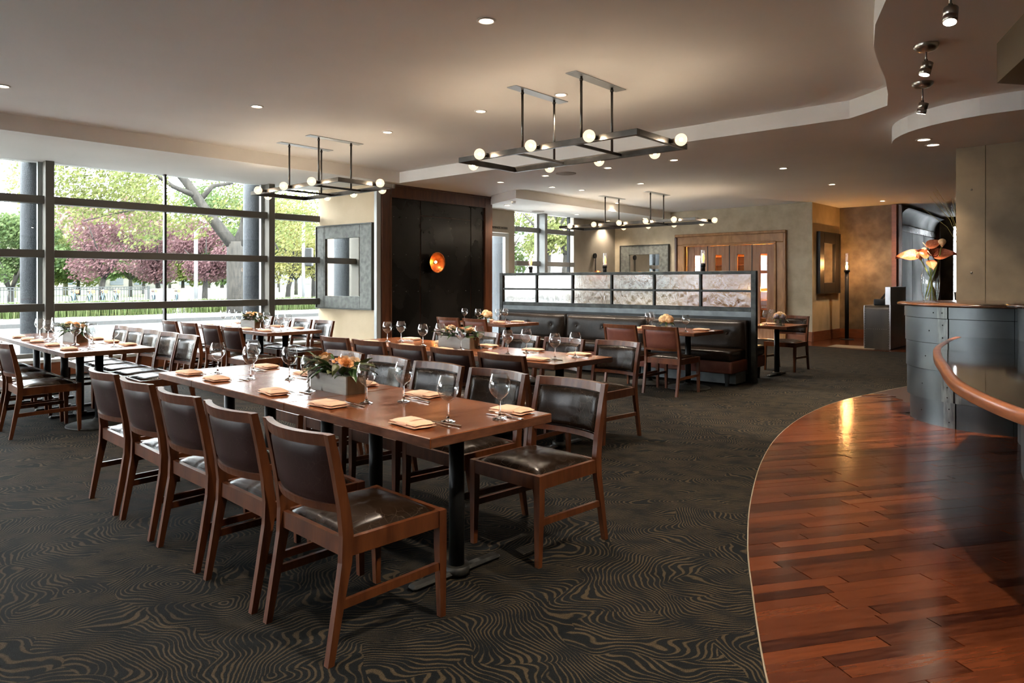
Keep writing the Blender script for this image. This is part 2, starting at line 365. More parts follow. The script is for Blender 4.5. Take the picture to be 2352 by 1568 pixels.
def lamp(name, kind, loc, power, col, parent=None, size=.05, spot=None, blend=.6, target=None):
    l = bpy.data.lights.new(name, kind); l.energy = power; l.color = col
    if kind in ('POINT', 'SPOT'): l.shadow_soft_size = size
    if kind == 'SPOT': l.spot_size = math.radians(spot); l.spot_blend = blend
    o = bpy.data.objects.new(name, l); COL.objects.link(o); o.location = loc
    if target is not None: o.rotation_euler = (Vector(target)-Vector(loc)).to_track_quat('-Z', 'Y').to_euler()
    if parent is not None: o.parent = parent
    return o
# ================================================================ the room
S_, M_, R_, RS_ = 3.20, 3.40, 3.22, 3.04      # soffit, main ceiling, rear ceiling, rear window soffit heights
G = Vector((.6985, .7158, 0)); GO = Vector((-15.45, 2.06, 0)); GE = Vector((-3.85, 13.95, 0))   # front window wall
PC = Vector((-2.42, 12.88, 0)); PE = Vector((-.46, 15.12, 0)); RW0 = Vector((-.79, 15.54, 0)); RW1 = Vector((2.90, 19.75, 0))
CA = Vector((6.94, 16.2, 0)); CB = Vector((8.18, 17.5, 0)); CC = Vector((9.157, 16.64, 0)); CD = Vector((12.27, 20.2, 0))
SHELL = [GO, GE, PC, PE, RW0, RW1, CA, CB, CC, CD, Vector((14.6, 18.15, 0)), Vector((13.2, 6, 0)), Vector((13.2, -6, 0)), Vector((-9, -6, 0))]
poly = [(p.x, p.y) for p in SHELL]
struct(MB().prism(poly, -.12, 0).build('floor', 'carpet'))
tag(bpy.data.objects['floor'], 'dark carpet woven with tan curving strands')
cen = Vector((0, 6, 0))
big = [((p-cen)*1.02+cen) for p in SHELL]
struct(MB().prism([(p.x, p.y) for p in big], M_, M_+.35).build('ceiling', 'ceiling_paint'))
def wall(name, p, q, z0, z1, m, th=.14, holes=(), label=None):
    d = (q-p); L = d.length; Mx = WM(p, d.normalized()); b = MB()
    xs = 0
    for (a, c, h0, h1) in sorted(holes):
        b.box(xs, a, 0, th, z0, z1, Mx)
        if h0 > z0: b.box(a, c, 0, th, z0, h0, Mx)
        if h1 < z1: b.box(a, c, 0, th, h1, z1, Mx)
        xs = c
    b.box(xs, L, 0, th, z0, z1, Mx)
    o = struct(b.build(name, m)); 
    if label: o['label'] = label
    return o
wall('wall_mirror', GE, PC, 0, S_, 'plaster_sand', label='sand coloured plaster wall beside the windows')
wall('wall_panel', PC, PE, 0, S_, 'casing_wood', label='wall clad in dark steel panels and wood')
wall('wall_return', PE, RW0, 0, S_, 'casing_wood')
wall('wall_rear_window', RW0, RW1, 0, R_, 'plaster_grey', holes=[(.02, 1.08, 0, 2.52), (1.29, 3.645, .3, RS_+.02)], label='grey plaster wall with rear windows')
wall('wall_back', RW1, CA, 0, R_, 'plaster_beige', holes=[(2.17, 4.53, 0, 2.33)], label='mottled beige plaster wall around the folding doors')
wall('wall_niche', CA, CB, 0, R_, 'plaster_ochre')
wall('wall_dark', CB, CC, 0, R_, 'plaster_dark')
wall('wall_steel', CC, CD, 0, R_, 'plaster_dark')
wall('wall_hall', CD, SHELL[10], 0, R_, 'plaster_dark', holes=[(.385, .47, .25, 2.95)])
wall('wall_right', SHELL[10], SHELL[11], 0, M_, 'shell'); wall('wall_bar_side', SHELL[11], SHELL[12], 0, M_, 'shell')
wall('wall_behind', SHELL[12], SHELL[13], 0, M_, 'shell')
wall('wall_left', SHELL[13], GO, 0, M_, 'shell', holes=[(5.2, 9.7, .3, 3.1)])
# ---- dropped ceilings
C0 = Vector((-2.07, 12.9, 0)); far0 = Vector((-.44, 14.39, 0))
struct(MB().prism([(C0.x, C0.y), *[((C0-V*t).x, (C0-V*t).y) for t in (19,)], (-17.2, .9), (-16.2, 1.9), (GE.x-.05, GE.y+.12), (PC.x, PC.y+.02)], S_, M_+.01).build('ceiling_soffit_window', 'ceiling_paint'))
edge = [(3.74, 7.77), (3.80, 7.50), (3.855, 7.20), (3.62, 6.75), (3.30, 6.20), (2.98, 5.72), (2.78, 5.39), (2.55, 4.92), (2.40, 4.5), (2.30, 4.0), (2.28, 3.3), (2.40, 2.5), (2.7, 1.6), (3.3, .6), (4.2, -.3), (5.6, -.9), (7, -1)]
fr = (far0-U*14)
struct(MB().prism([(C0.x, C0.y)]+edge+[(13.3, -1), (13.3, 3.2), (fr.x, fr.y), (far0.x, far0.y), (PE.x, PE.y), (PC.x, PC.y)], S_, M_+.01).build('ceiling_soffit_band', 'ceiling_paint'))
struct(MB().prism([(far0.x, far0.y), (fr.x, fr.y), (13.3, 6), (14.7, 18.2), (12.3, 20.3), (9.16, 16.8), (8.18, 17.7), (6.94, 16.35), (2.9, 19.95), (-.9, 15.6), (-.5, 15.1)], R_, M_+.01).build('ceiling_rear', 'ceiling_paint'))
rs = Vector((3.6, 17.9, 0))
struct(MB().prism([((rs-V*5.35).x, (rs-V*5.35).y), (rs.x, rs.y), (4.28, 18.68), (2.9, 19.9), (-.85, 15.6), (-.48, 15.1)], RS_, R_+.01).build('ceiling_soffit_rear', 'ceiling_paint'))
n = 48
struct(MB().prism([(5.6+1.28*math.cos(2*math.pi*k/n), 7.65+1.28*math.sin(2*math.pi*k/n)) for k in range(n)], S_-.18, S_).build('ceiling_disc', 'ceiling_paint'))
hood = MB().prism([(3.68, 5.32), (3.32, 4.39), (4.7, 3.5), (6.2, 4.4), (5.2, 5.6)], 2.90, S_)
tag(hood.build('bar_hood', 'steel_bronze'), 'dark bronze metal box hanging from the ceiling at top right', 'bulkhead')
# ---- front window wall
def window_wall(name, o, d, xs, fins, thin, zs, bars, fin_w, mm, cover=True, dp=.13):
    Mx = WM(o, d); root = struct(MB().box(xs[0], xs[-1], -.04, .05, zs[0]-.03, zs[0]+.04, Mx).build(name, mm))
    for x in fins: MB().bbox(x-fin_w/2, x+fin_w/2, -.20, .07, zs[0]-.03, zs[-1], .004, Mx).build('mullion', mm, root)
    if cover:
        for x in fins: MB().box(x-fin_w/2-.055, x-fin_w/2, .012, .09, zs[0], zs[-1], Mx).build('cover_strip', 'mullion_pale', root)
    for x in thin: MB().box(x-.018, x+.018, -.05, .03, zs[0], zs[-1], Mx).build('mullion', 'iron_black', root)
    allx = sorted(list(fins)+[xs[0], xs[-1]])
    for a, c in zip(allx[:-1], allx[1:]):
        if c-a < .2: continue
        for z in bars: MB().bbox(a+.03, c-.03, -dp, .04, z-.058, z+.058, .004, Mx).build('transom', mm, root)
    px = sorted(list(fins)+list(thin)+[xs[0], xs[-1]]); pz = [zs[0]]+list(bars)+[zs[-1]]
    for a, c in zip(px[:-1], px[1:]):
        if c-a < .15: continue
        for z0, z1 in zip(pz[:-1], pz[1:]): MB().box(a, c, .002, .008, z0, z1, Mx).build('pane', 'window_glass', root)
    return root
w1 = window_wall('window_1', GO, G, [0, 16.6], [1.41, 4.94, 8.47, 12.0, 15.53], [3.2, 6.7, 10.2, 13.70], [.27, S_], [1.0, 1.81, 2.62], .115, 'mullion')
tag(w1, 'tall window wall with dark horizontal bars overlooking the street')
Mg = WM(GO, G)
MB().box(0, 16.6, -.42, -.02, .20, .245, Mg).build('window_sill', 'sill_white', w1)
MB().box(0, 16.6, -.40, -.34, 0, .20, Mg).build('baseboard_window', 'base_wood', w1)
MB().box(14.0, 14.35, -.406, -.398, .06, .15, Mg).build('outlet', 'iron_black', w1)
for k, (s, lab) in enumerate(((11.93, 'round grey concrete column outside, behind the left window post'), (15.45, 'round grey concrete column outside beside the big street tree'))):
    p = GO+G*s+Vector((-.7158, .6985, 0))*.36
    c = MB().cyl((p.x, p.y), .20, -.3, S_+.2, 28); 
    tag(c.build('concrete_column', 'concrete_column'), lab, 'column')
# ---- rear window and its door
w2 = window_wall('window_2', RW0, (RW1-RW0).normalized(), [1.29, 3.645], [2.24], [3.40], [.3, RS_], [1.0, 1.82, 2.63], .10, 'mullion_grey', dp=.05)
tag(w2, 'rear window with grey frame behind the glass partition')
Mr = WM(RW0, (RW1-RW0).normalized())
d2 = struct(MB().box(.05, 1.05, -.03, .05, 2.42, 2.50, Mr).build('door_2', 'mullion_pale'))
d2['label'] = 'glazed exit door left of the partition'
MB().box(.05, .15, -.03, .05, 0, 2.42, Mr).build('door_frame', 'mullion_pale', d2); MB().box(.93, 1.05, -.03, .05, 0, 2.42, Mr).build('door_frame', 'mullion_pale', d2)
MB().box(.15, .93, .0, .008, .1, 2.42, Mr).build('pane', 'window_glass', d2); MB().box(.15, .93, -.02, .03, 0, .1, Mr).build('door_rail', 'mullion_pale', d2)
def text(body, size, loc, rot, m, name, parent=None):
    cu = bpy.data.curves.new(name, 'FONT'); cu.body = body; cu.size = size; cu.extrude = .002; cu.align_x = 'CENTER'
    ob = bpy.data.objects.new('tmp', cu); COL.objects.link(ob); bpy.context.view_layer.update()
    me = bpy.data.meshes.new_from_object(ob); bpy.data.objects.remove(ob); me.materials.clear(); me.materials.append(MATS[m])
    o = link(name, me, parent, loc, rot=rot); return o
tl = Mr @ Vector((.62, -.01, 2.60))
text('DURING BUSINESS HOURS', .07, tl, (math.pi/2, 0, math.atan2(RW1.y-RW0.y, RW1.x-RW0.x)), 'lettering', 'lettering', d2)
es = MB().box(.16, .34, -.06, -.005, 2.72, 2.98, Mr); tag(es.build('exit_sign', 'exit_white'), 'small pale exit sign above the glazed rear door', 'sign')
# ---- steel panel wall
wp = bpy.data.objects['wall_panel']; Mp = WM(PC, V); LP = (PE-PC).length
for a, c, z0, z1 in ((.22, .955, 0, 2.96), (.975, 2.34, 0, 2.66), (.975, 2.34, 2.672, 2.96), (2.355, 2.75, 0, 2.96)):
    MB().bbox(a, c, -.016, 0, z0, z1, .003, Mp).build('panel', 'steel_black', wp)
for a, c, z0, z1 in ((0, .22, 0, S_-.02), (LP-.23, LP, 0, S_-.02), (.22, LP-.23, 2.97, S_-.02)):
    MB().bbox(a, c, -.05, 0, z0, z1, .006, Mp).build('casing', 'casing_wood', wp)
for a, c, z0, z1 in ((.195, .222, 0, 3.0), (LP-.232, LP-.205, 0, 3.0), (.195, LP-.205, 2.955, 2.985)):
    MB().box(a, c, -.062, 0, z0, z1, Mp).build('bead', 'casing_wood', wp)
MB().box(-.01, LP+.01, -.075, 0, S_-.035, S_, Mp).build('cornice', 'casing_wood', wp)
rv = MB()
for t in (.3, .6, .9, 1.2, 1.7, 2.2, 2.6):
    for z in (.5, 1.2, 1.9, 2.6): rv.sphere(Mp @ Vector((t, -.017, z)), .008, 6)
tag(rv.build('rivets', 'rivet', wp), kind='stuff')
t1 = struct(MB().bbox(-.105, -.01, -.03, .05, 0, S_, .004, Mp).build('trim_1', 'mullion_pale')); t1['label'] = 'pale corner post where the steel wall begins'
# ---- baseboards
def baseb(name, p, q, th=.03):
    Mx = WM(p, (q-p).normalized()); L = (q-p).length
    o = struct(MB().box(0, L, -th, 0, 0, .13, Mx).box(0, L, -th*.6, 0, .13, .22, Mx).build(name, 'base_wood')); return o
dB = (CA-RW1).normalized()
baseb('baseboard_back', RW1+dB*4.77, CA); baseb('baseboard_niche', CA, CB); baseb('baseboard_dark', CB, CC-(CC-CB).normalized()*.1)
baseb('baseboard_mirror', GE, PC)
# ---- folding door set in the back wall, wine store behind
Mb = WM(RW1, dB)
dr = struct(MB().box(2.17, 4.53, .02, .10, 2.30, 2.33, Mb).build('door_1', 'door_wood')); dr['label'] = 'four-leaf folding wooden door with narrow glass lights'
for a, c, z0, z1 in ((1.93, 2.17, 0, 2.33), (4.53, 4.77, 0, 2.33), (1.93, 4.77, 2.33, 2.57)):
    MB().bbox(a, c, -.05, .0, z0, z1, .012, Mb).build('casing', 'oak_casing', dr)
for a, c, z0, z1 in ((1.90, 1.965, 0, 2.54), (4.735, 4.80, 0, 2.54), (1.90, 4.80, 2.54, 2.61), (2.13, 2.19, 0, 2.29), (4.51, 4.57, 0, 2.29), (2.13, 4.57, 2.29, 2.35)):
    MB().bbox(a, c, -.085, .0, z0, z1, .012, Mb).build('moulding', 'casing_wood' if z0 == 0 and a < 2 else 'oak_casing', dr)
xs = [2.20, 2.78, 3.36, 3.94, 4.51]
for k in range(4):
    a, c = xs[k]+.004, xs[k+1]-.004; mid = (a+c)/2; hw = .085
    lf = MB().bbox(a, mid-hw, .03, .075, 0, 2.29, .004, Mb).build('door_leaf', 'door_wood', dr)
    MB().bbox(mid+hw, c, .03, .075, 0, 2.29, .004, Mb).build('stile', 'door_wood', lf)
    MB().box(mid-hw, mid+hw, .032, .073, 0, .25, Mb).build('rail', 'door_wood', lf); MB().box(mid-hw, mid+hw, .032, .073, 2.06, 2.29, Mb).build('rail', 'door_wood', lf)
    MB().box(mid-hw, mid+hw, .050, .056, .25, 2.06, Mb).build('pane', 'window_glass', lf)
    MB().box(c-.012, c+.02, .078, .10, 0, 2.30, Mb).build('stop', 'casing_wood', lf)
    MB().box(c-.004, c+.012, .018, .078, 0, 2.29, Mb).build('gap_strip', 'frame_black', lf)
ws = thing('wine_cabinet', 'amber lit wine shelves seen through the folding doors', 'cabinet', RW1+dB*3.35, math.atan2(dB.y, dB.x))
MB().box(-1.25, 1.25, .62, .66, 0, 2.4).box(-1.27, -1.20, .141, .66, 0, 2.4).box(1.20, 1.27, .141, .66, 0, 2.4).box(-1.27, 1.27, .141, .66, 2.4, 2.45).box(-1.27, 1.27, .141, .66, -.05, .0).build('carcass', 'wine_amber', ws)
for z in [.25+.22*i for i in range(10)]: MB().box(-1.15, 1.15, .30, .62, z, z+.025).build('shelf', 'door_wood', ws)
lamp('cabinet_light', 'POINT', (-.6, .20, 2.34), 14, (1, .58, .18), ws, .05); lamp('cabinet_light', 'POINT', (.65, .20, 2.34), 26, (1, .58, .18), ws, .05); lamp('cabinet_light', 'POINT', (.80, .20, 1.2), 5, (1, .58, .18), ws, .05)
# ---- steel doors in the corridor
wst = bpy.data.objects['wall_steel']; Ms = WM(CC, V); LS = (CD-CC).length
MB().box(-.02, .06, -.09, 0, 0, R_-.01, Ms).build('casing', 'casing_wood', wst)
MB().box(-.14, -.02, .0, .10, 0, R_-.01, Ms).build('casing', 'base_wood', wst)
MB().box(LS-.45, LS-.30, -.12, 0, 0, R_-.1, Ms).build('casing', 'casing_wood', wst)
def cove(u, v):
    a = u*math.pi/2; return (.1+v*(LS-.5), -.02-.22*(1-math.cos(a)), 2.78+.34*math.sin(a))
MB().grid(cove, 8, 1, M=Ms, flip=True).build('cove', 'steel', wst)
for k in range(3):
    a = .12+k*1.32; MB().bbox(a, a+1.29, -.02, 0, 0, 2.60, .004, Ms).build('panel', 'steel', wst)
MB().bbox(.1, LS-.45, -.03, 0, 2.61, 2.76, .004, Ms).build('panel', 'steel_black', wst)
# ---- steel clad wall behind the bar
wb0 = Vector((5.43, 8.57, 0)); wbm = struct(MB().box(0, 7.5, 0, .5, 0, S_, WM(wb0, -U)).build('wall_bar', 'steel_bronze')); wbm['label'] = 'bronze metal clad wall behind the bar counter'
Mw = WM(wb0, -U)
for a, c in ((0, .30), (.304, 1.9), (1.904, 3.5)): MB().bbox(a, c, -.012, 0, 0, S_-.005, .002, Mw).build('panel', 'steel_bronze', wbm)
rv = MB(); [rv.sphere(Mw @ Vector((x, -.014, z)), .012, 8) for x, z in ((.16, 1.50), (.16, .9), (.16, 2.5))]; rv.build('bolt', 'rivet', wbm)
# ---- hardwood floor: real planks following the curved carpet edge
curve = [(.80, 1.9), (.89, 2.44), (1.095, 3.2), (1.254, 3.725), (1.52, 4.46), (1.936, 5.43), (2.42, 6.35), (3.04, 7.27), (3.72, 8.05), (4.44, 8.67), (5.24, 9.28), (6.3, 9.9)]
PD = Vector((.969, .247, 0)).normalized(); PN = Vector((-PD.y, PD.x, 0))
def cr(P, t):                                   # Catmull-Rom through the traced curve
    i = min(int(t), len(P)-2); f = t-i; p = [Vector((*P[max(0, min(len(P)-1, i+k))], 0)) for k in (-1, 0, 1, 2)]
    return .5*((2*p[1])+(p[2]-p[0])*f+(2*p[0]-5*p[1]+4*p[2]-p[3])*f*f+(3*p[1]-p[0]-3*p[2]+p[3])*f**3)
fine = [cr(curve, i*.05) for i in range(int((len(curve)-1)/.05)+1)]
loc = [(p.dot(PN), p.dot(PD)) for p in fine]
def xc(s):
    for (s0, x0), (s1, x1) in zip(loc[:-1], loc[1:]):
        if s0 <= s <= s1: return x0+(x1-x0)*(s-s0)/(s1-s0+1e-9)
    return loc[0][1] if s < loc[0][0] else loc[-1][1]
fp = [(p.x, p.y) for p in fine]
wf = struct(MB().prism(fp+[(13, 9.9), (13, 1.9)], -.001, .003).build('floor_hardwood', 'floor_under')); wf['label'] = 'reddish hardwood plank floor with a curved edge'
pl = []; s = loc[0][0]; Wp = .074; row = 0; rr = random.Random(3)
while s+Wp < loc[-1][0]:
    x = max(xc(s), xc(s+Wp))-.02 - rr.random()*.8*0; first = True; xend = 7.5 if s < 5 else 6.6
    x0 = x+rr.uniform(.15, .9)
    cuts = [None]
    while x0 < xend: cuts.append(x0); x0 += rr.uniform(.40, 1.0)
    for a, c in zip(cuts[:-1], cuts[1:]):
        if a is None: left = [(s+Wp*k/4, xc(s+Wp*k/4)+.003) for k in range(5)]
        else: left = [(s, a+.0008), (s+Wp, a+.0008)]
        P2 = [(PD*xx+PN*ss) for ss, xx in left]; P2r = [PD*(c-.0008)+PN*(s+Wp), PD*(c-.0008)+PN*s]
        if c <= max(xx for _, xx in left)+.02: continue
        q = [Vector(p)-0*PN for p in P2+P2r]
        ce = sum(q, Vector())/len(q); q = [ce+(p-ce)*.994 for p in q]
        # depth in view decides which planks are single objects
        vis = abs(ce.x) < .76*ce.y and ce.y > 2.2
        pl.append((ce.length if vis else 99+ce.length, q))
    s += Wp; row += 1
pl.sort(key=lambda t: t[0])
rest = MB()
def plank_local(q):
    return [(p.x, p.y) for p in q]
for k, (dd, q) in enumerate(pl):
    h = .008+rr.uniform(0, .0012)
    if k < 300: 
        ce = sum(q, Vector())/len(q); rl = Matrix.Rotation(-math.atan2(PD.y, PD.x), 4, 'Z')
        m_ = MB().prism([((rl @ (p-ce)).x, (rl @ (p-ce)).y) for p in q], 0, h-.003).build('plank', 'plank', wf, (ce.x, ce.y, .003), math.atan2(PD.y, PD.x))
    else: rest.prism(plank_local(q), .003, h)
if rest.v: tag(rest.build('planks', 'plank', wf), kind='stuff')
MB().tube([(p.x, p.y, .004) for p in fine], .0045, 6).build('edge_strip', 'edge_trim', wf)
# far hardwood strip in the entrance
far = struct(MB().prism([(6.2, 15.45), (7.2, 14.05), (8.8, 13.2), (13.1, 12.4), (14.4, 18.1), (12.3, 20.1), (9.15, 16.6), (8.2, 17.45), (6.94, 16.15)], -.001, .006).build('floor_entrance', 'plank')); far['label'] = 'reddish hardwood floor by the host stand'
# ================================================================ chairs
def arc_y(x, w, bow): return -bow*(1-(2*x/w)**2)
def make_chair():
    t = thing('dining_chair', 'x', 'chair')
    wd = 'chair_wood'
    for sx in (-1, 1):
        X = sx*.232
        b = MB()
        # front leg, tapered
        a0, a1 = .019, .013
        vs = [(X-a1, .262-a1, 0), (X+a1, .262-a1, 0), (X+a1, .262+a1, 0), (X-a1, .262+a1, 0), (X-a0, .256-a0, .30), (X+a0, .256-a0, .30), (X+a0, .256+a0, .30), (X-a0, .256+a0, .30),
              (X-a0, .256-a0, .447), (X+a0, .256-a0, .447), (X+a0, .256+a0, .447), (X-a0, .256+a0, .447)]
        b.add(vs, [(3,2,1,0),(8,9,10,11)]+[(i+k, (i+1) % 4+k, (i+1) % 4+k+4, i+k+4) for k in (0, 4) for i in range(4)])
        lg = b.build('leg', wd, t); MB().cyl((X, .262), .008, -.0, .006, 8).build('glide', 'silver', lg)
        # raking rear leg that runs up into the back post
        prof = [(-.272, 0, .013), (-.235, .20, .017), (-.205, .36, .022), (-.200, .46, .023), (-.212, .56, .021), (-.240, .70, .018), (-.272, .842, .015)]
        b = MB(); hw = .0145; vs = []
        for y, z, h in prof:
            for dx, dy in ((-hw, -h), (hw, -h), (hw, h), (-hw, h)): vs.append((sx*.236+dx, y+dy, z))
        k = len(prof); b.add(vs, [(3,2,1,0), tuple(4*(k-1)+i for i in range(4))]+[(4*j+i, 4*j+(i+1) % 4, 4*j+4+(i+1) % 4, 4*j+4+i) for j in range(k-1) for i in range(4)])
        lg = b.build('back_leg', wd, t); MB().cyl((sx*.236, -.272), .008, 0, .006, 8).build('glide', 'silver', lg)
        MB().bar((sx*.234, -.19, .412), (sx*.234, .24, .412), .022, .068).build('seat_rail', wd, t)
        MB().bar((sx*.234, -.225, .205), (sx*.234, .248, .215), .018, .032).build('stretcher', wd, t)
    MB().bar((-.22, .262, .412), (.22, .262, .412), .022, .068).build('seat_rail', wd, t)
    MB().bar((-.225, -.20, .412), (.225, -.20, .412), .022, .068).build('seat_rail', wd, t)
    # seat cushion: domed, with a stitched cross
    def cush(u, v):
        x = (u-.5)*.436; y = -.185+v*.425
        e = max(0, 1-(abs(2*u-1))**6)**.5*max(0, 1-(abs(2*v-1))**6)**.5
        g = .0035*(math.exp(-(x/.006)**2)+math.exp(-((y-.03)/.006)**2))
        return (x, y, .436+e*(.030+.018*math.cos(x*6)*math.cos((y-.03)*6))-g*(e > .4))
    c = MB().grid(cush, 22, 22); c.box(-.215, .215, -.18, .235, .425, .437)
    c.build('seat', 'leather_black', t)
    # curved back: pad in front, leather panel behind, rails above and below
    W0 = .436
    def yb(z): return -.206-(z-.50)*.19
    def pad(u, v):
        x = (u-.5)*W0; z = .578+v*.217
        e = max(0, 1-(abs(2*u-1))**8)**.5*max(0, 1-(abs(2*v-1))**8)**.5
        g = .003*(math.exp(-(x/.005)**2)+math.exp(-((z-.675)/.005)**2))
        return (x, yb(z)+arc_y(x, W0, .044)+.006+e*.024-g*(e > .4), z)
    MB().grid(pad, 22, 14, flip=True).build('backrest', 'leather_black', t)
    def pan(u, v):
        x = (u-.5)*W0; z = .570+v*.230; e = max(0, 1-(abs(2*u-1))**10)**.5*max(0, 1-(abs(2*v-1))**10)**.5
        return (x, yb(z)+arc_y(x, W0, .044)-.004-e*.010, z)
    MB().grid(pan, 14, 8).build('back_panel', 'leather_brown', t)
    def piping(z):
        return [((k/10-.5)*W0*.985, yb(z)+arc_y((k/10-.5)*W0, W0, .044)+.010, z) for k in range(11)]
    p = MB(); p.tube(piping(.580), .004, 6).tube(piping(.792), .004, 6)
    for sx in (-1, 1): p.tube([(sx*W0*.4925, yb(.580)+.010, .580), (sx*W0*.4925, yb(.792)+.010, .792)], .004, 6)
    p.build('piping', 'leather_black', t)
    for z0, z1, th, nm in ((.797, .842, .030, 'top_rail'), (.544, .573, .028, 'bottom_rail')):
        vs = []; nseg = 10
        for k in range(nseg+1):
            x = (k/nseg-.5)*.444; y = arc_y(x, .444, .048)
            for dy, z in ((-th/2, z0), (th/2, z0), (th/2, z1), (-th/2, z1)): vs.append((x, yb(z)+y+dy, z))
        fs = [(4*k+i, 4*k+4+i, 4*k+4+(i+1) % 4, 4*k+(i+1) % 4) for k in range(nseg) for i in range(4)]+[(0,1,2,3), tuple(4*nseg+i for i in (3,2,1,0))]
        MB().add(vs, [f[::-1] for f in fs]).build(nm, wd, t)
    return t
CH = Proto(make_chair())
RB = math.atan2(-B1.x, B1.y)            # chair facing +B
def chair(p, back, label, group, tw=0): CH.place((p.x, p.y, 0), RB+(math.pi if back else 0)+tw, label, group)
# second chair cloth for the two booth tables: red leather backs -> same frame, own copy
# ================================================================ tables
def base_T(root, x, y):
    b = MB(); b.bbox(x-.275, x+.275, y-.03, y+.03, .004, .030, .012).cyl((x, y), .062, .004, .05, 20).build('foot', 'base_iron', root)
def base_round(root, x, y, r=.285):
    prof = [(.0, .075), (.045, .07), (.06, .045)]
    for k in range(7): rr_ = .075+(r-.09)*k/6; prof += [(rr_, .040-.022*k/6), (rr_+.012, .036-.022*k/6)]
    prof += [(r, .012), (r, .002), (0, .002)]
    MB().lathe(prof, 40, (x, y, 0)).build('foot', 'base_iron', root)
def col(root, x, y, r=.037): MB().cyl((x, y), r, .02, .700, 20).build('column', 'iron_black', root); MB().bbox(x-.16, x+.16, y-.06, y+.06, .690, .705, .004).build('spider', 'iron_black', root)
def table(P, a, b_, L, Wd, cols, label, group, name='dining_table', rnd=()):
    # local x runs along b (width), local y along a (length); origin at the middle of the top on the floor
    c = P+a*(L/2)+b_*(Wd/2); rz = math.atan2(b_.y, b_.x)
    t = thing(name, label, 'table', (c.x, c.y, 0), rz, group)
    MB().bbox(-Wd/2, Wd/2, -L/2+.0015, L/2-.0015, .706, .75, .004, m=0).build('tabletop', 'table_wood', t)
    eb = MB(); h0, h1 = .709, .747; e = .0012
    for x0, x1, y0, y1 in ((-Wd/2-e, -Wd/2+.001, -L/2+.004, L/2-.004), (Wd/2-.001, Wd/2+e, -L/2+.004, L/2-.004), (-Wd/2+.004, Wd/2-.004, -L/2-.0002, -L/2+.002), (-Wd/2+.004, Wd/2-.004, L/2-.002, L/2+.0002)): eb.box(x0, x1, y0, y1, h0, h1)
    eb.build('edge_band', 'table_edge', t)
    for k, y in enumerate(cols):
        col(t, 0, y-L/2)
        (base_round if k in rnd else base_T)(t, 0, y-L/2)
    return t
WD = .767
ROWS = {}
P1 = Vector((-.336, 2.888, 0)); P2 = Vector((-4.02, 6.30, 0)); P3 = Vector((.331, 5.45, 0)); P4 = Vector((-3.05, 8.74, 0))
def rowtables(P, segs, nm, grp):
    y = 0
    for k, (L, cols, rnd) in enumerate(segs):
        table(P+A1*y, A1, B1, L, WD, cols, '%s section of the %s' % (['aisle-end', 'middle', 'far-end'][k] if len(segs) == 3 else ['aisle-end', 'far-end'][k], nm), grp, rnd=rnd); y += L
N1, N2, N3, N4 = 'long foreground table', 'long table at far left', 'long table before the booth', 'long table at the window'
rowtables(P1, [(1.22, (.27, .93), ()), (1.22, (.20, .90), ()), (.58, (.29,), ())], N1, 'foreground table run')
rowtables(P2, [(.60, (.38,), (0,)), (1.22, (.42, 1.0), ()), (1.22, (.5, 1.0), ())], N2, 'left table run')
rowtables(P3, [(1.22, (.27, .93), ()), (1.22, (.27, .93), ()), (.60, (.30,), (0,))], N3, 'middle table run')
rowtables(P4, [(1.22, (.27, .95), ()), (1.22, (.27, .95), ())], N4, 'window table run')
def rowchairs(P, nb, na, fb, fa, nm, near='camera side', farn='window side'):
    for k, a in enumerate(na):
        tw = random.uniform(-.015, .015)
        chair(P+A1*a+B1*nb[k], False, '%s brown leather chair from the aisle, near side of the %s' % (ORD[k], nm), 'chairs along the near side of the '+nm, tw)
    for k, a in enumerate(fa):
        tw = random.uniform(-.015, .015)
        chair(P+A1*a+B1*fb[k], True, '%s black leather chair from the aisle, far side of the %s' % (ORD[k], nm), 'chairs along the far side of the '+nm, tw)
rowchairs(P1, [-.20]*5, [.236+.593*k for k in range(5)], [.974, .965, .96, .96, .96], [.27, .85, 1.41, 1.98, 2.55], N1)
rowchairs(P2, [-.09]*4, [.44+.6*k for k in range(4)], [.87]*5, [.14+.505*k for k in range(5)], N2)
rowchairs(P3, [-.07]*5, [.25+.587*k for k in range(5)], [.95, .86, .86, .86, .86], [.27+.57*k for k in range(5)], N3)
rowchairs(P4, [-.14]*4, [.11, .72, 1.40, 2.08], [.857]*4, [.54, 1.12, 1.72, 2.30], N4)
def cafe(c, label, grp, rnd=True, b_=.767, a_=.61):
    return table(c-A1*(a_/2)-B1*(b_/2), A1, B1, a_, b_, (a_/2,), label, grp, 'cafe_table', (0,) if rnd else ())
T5a = Vector((2.31, 9.2, 0)); T5b = T5a+A1*.612; T7a = Vector((-.06, 10.95, 0)); T7b = T7a+A1*.612; T6 = Vector((3.94, 10.43, 0))
cafe(T5a, 'small square table at the right end of the booth', 'booth tables'); cafe(T5b, 'small table joined to its neighbour near the right end of the booth', 'booth tables')
cafe(T7a, 'small square table at the left end of the booth', 'booth tables'); cafe(T7b, 'small table beside the dark steel wall at the booth end', 'booth tables')
cafe(T6, 'small square table right of the glass partition', 'booth tables', False)
g5 = 'chairs at the booth tables'
chair(Vector((2.0, 8.805, 0)), False, 'oxblood backed chair at the right end of the booth, the nearer of two', g5); chair(Vector((1.57, 9.2, 0)), False, 'oxblood backed chair at the booth, left of the nearer one', g5)
chair(Vector((-.37, 10.55, 0)), False, 'chair with oxblood back at the small table by the left booth end', g5); chair(Vector((-.80, 10.96, 0)), False, 'chair with oxblood back closest to the dark steel wall', g5)
chair(Vector((4.345, 11.09, 0)), True, 'dark leather chair right of the partition, facing the camera', g5)
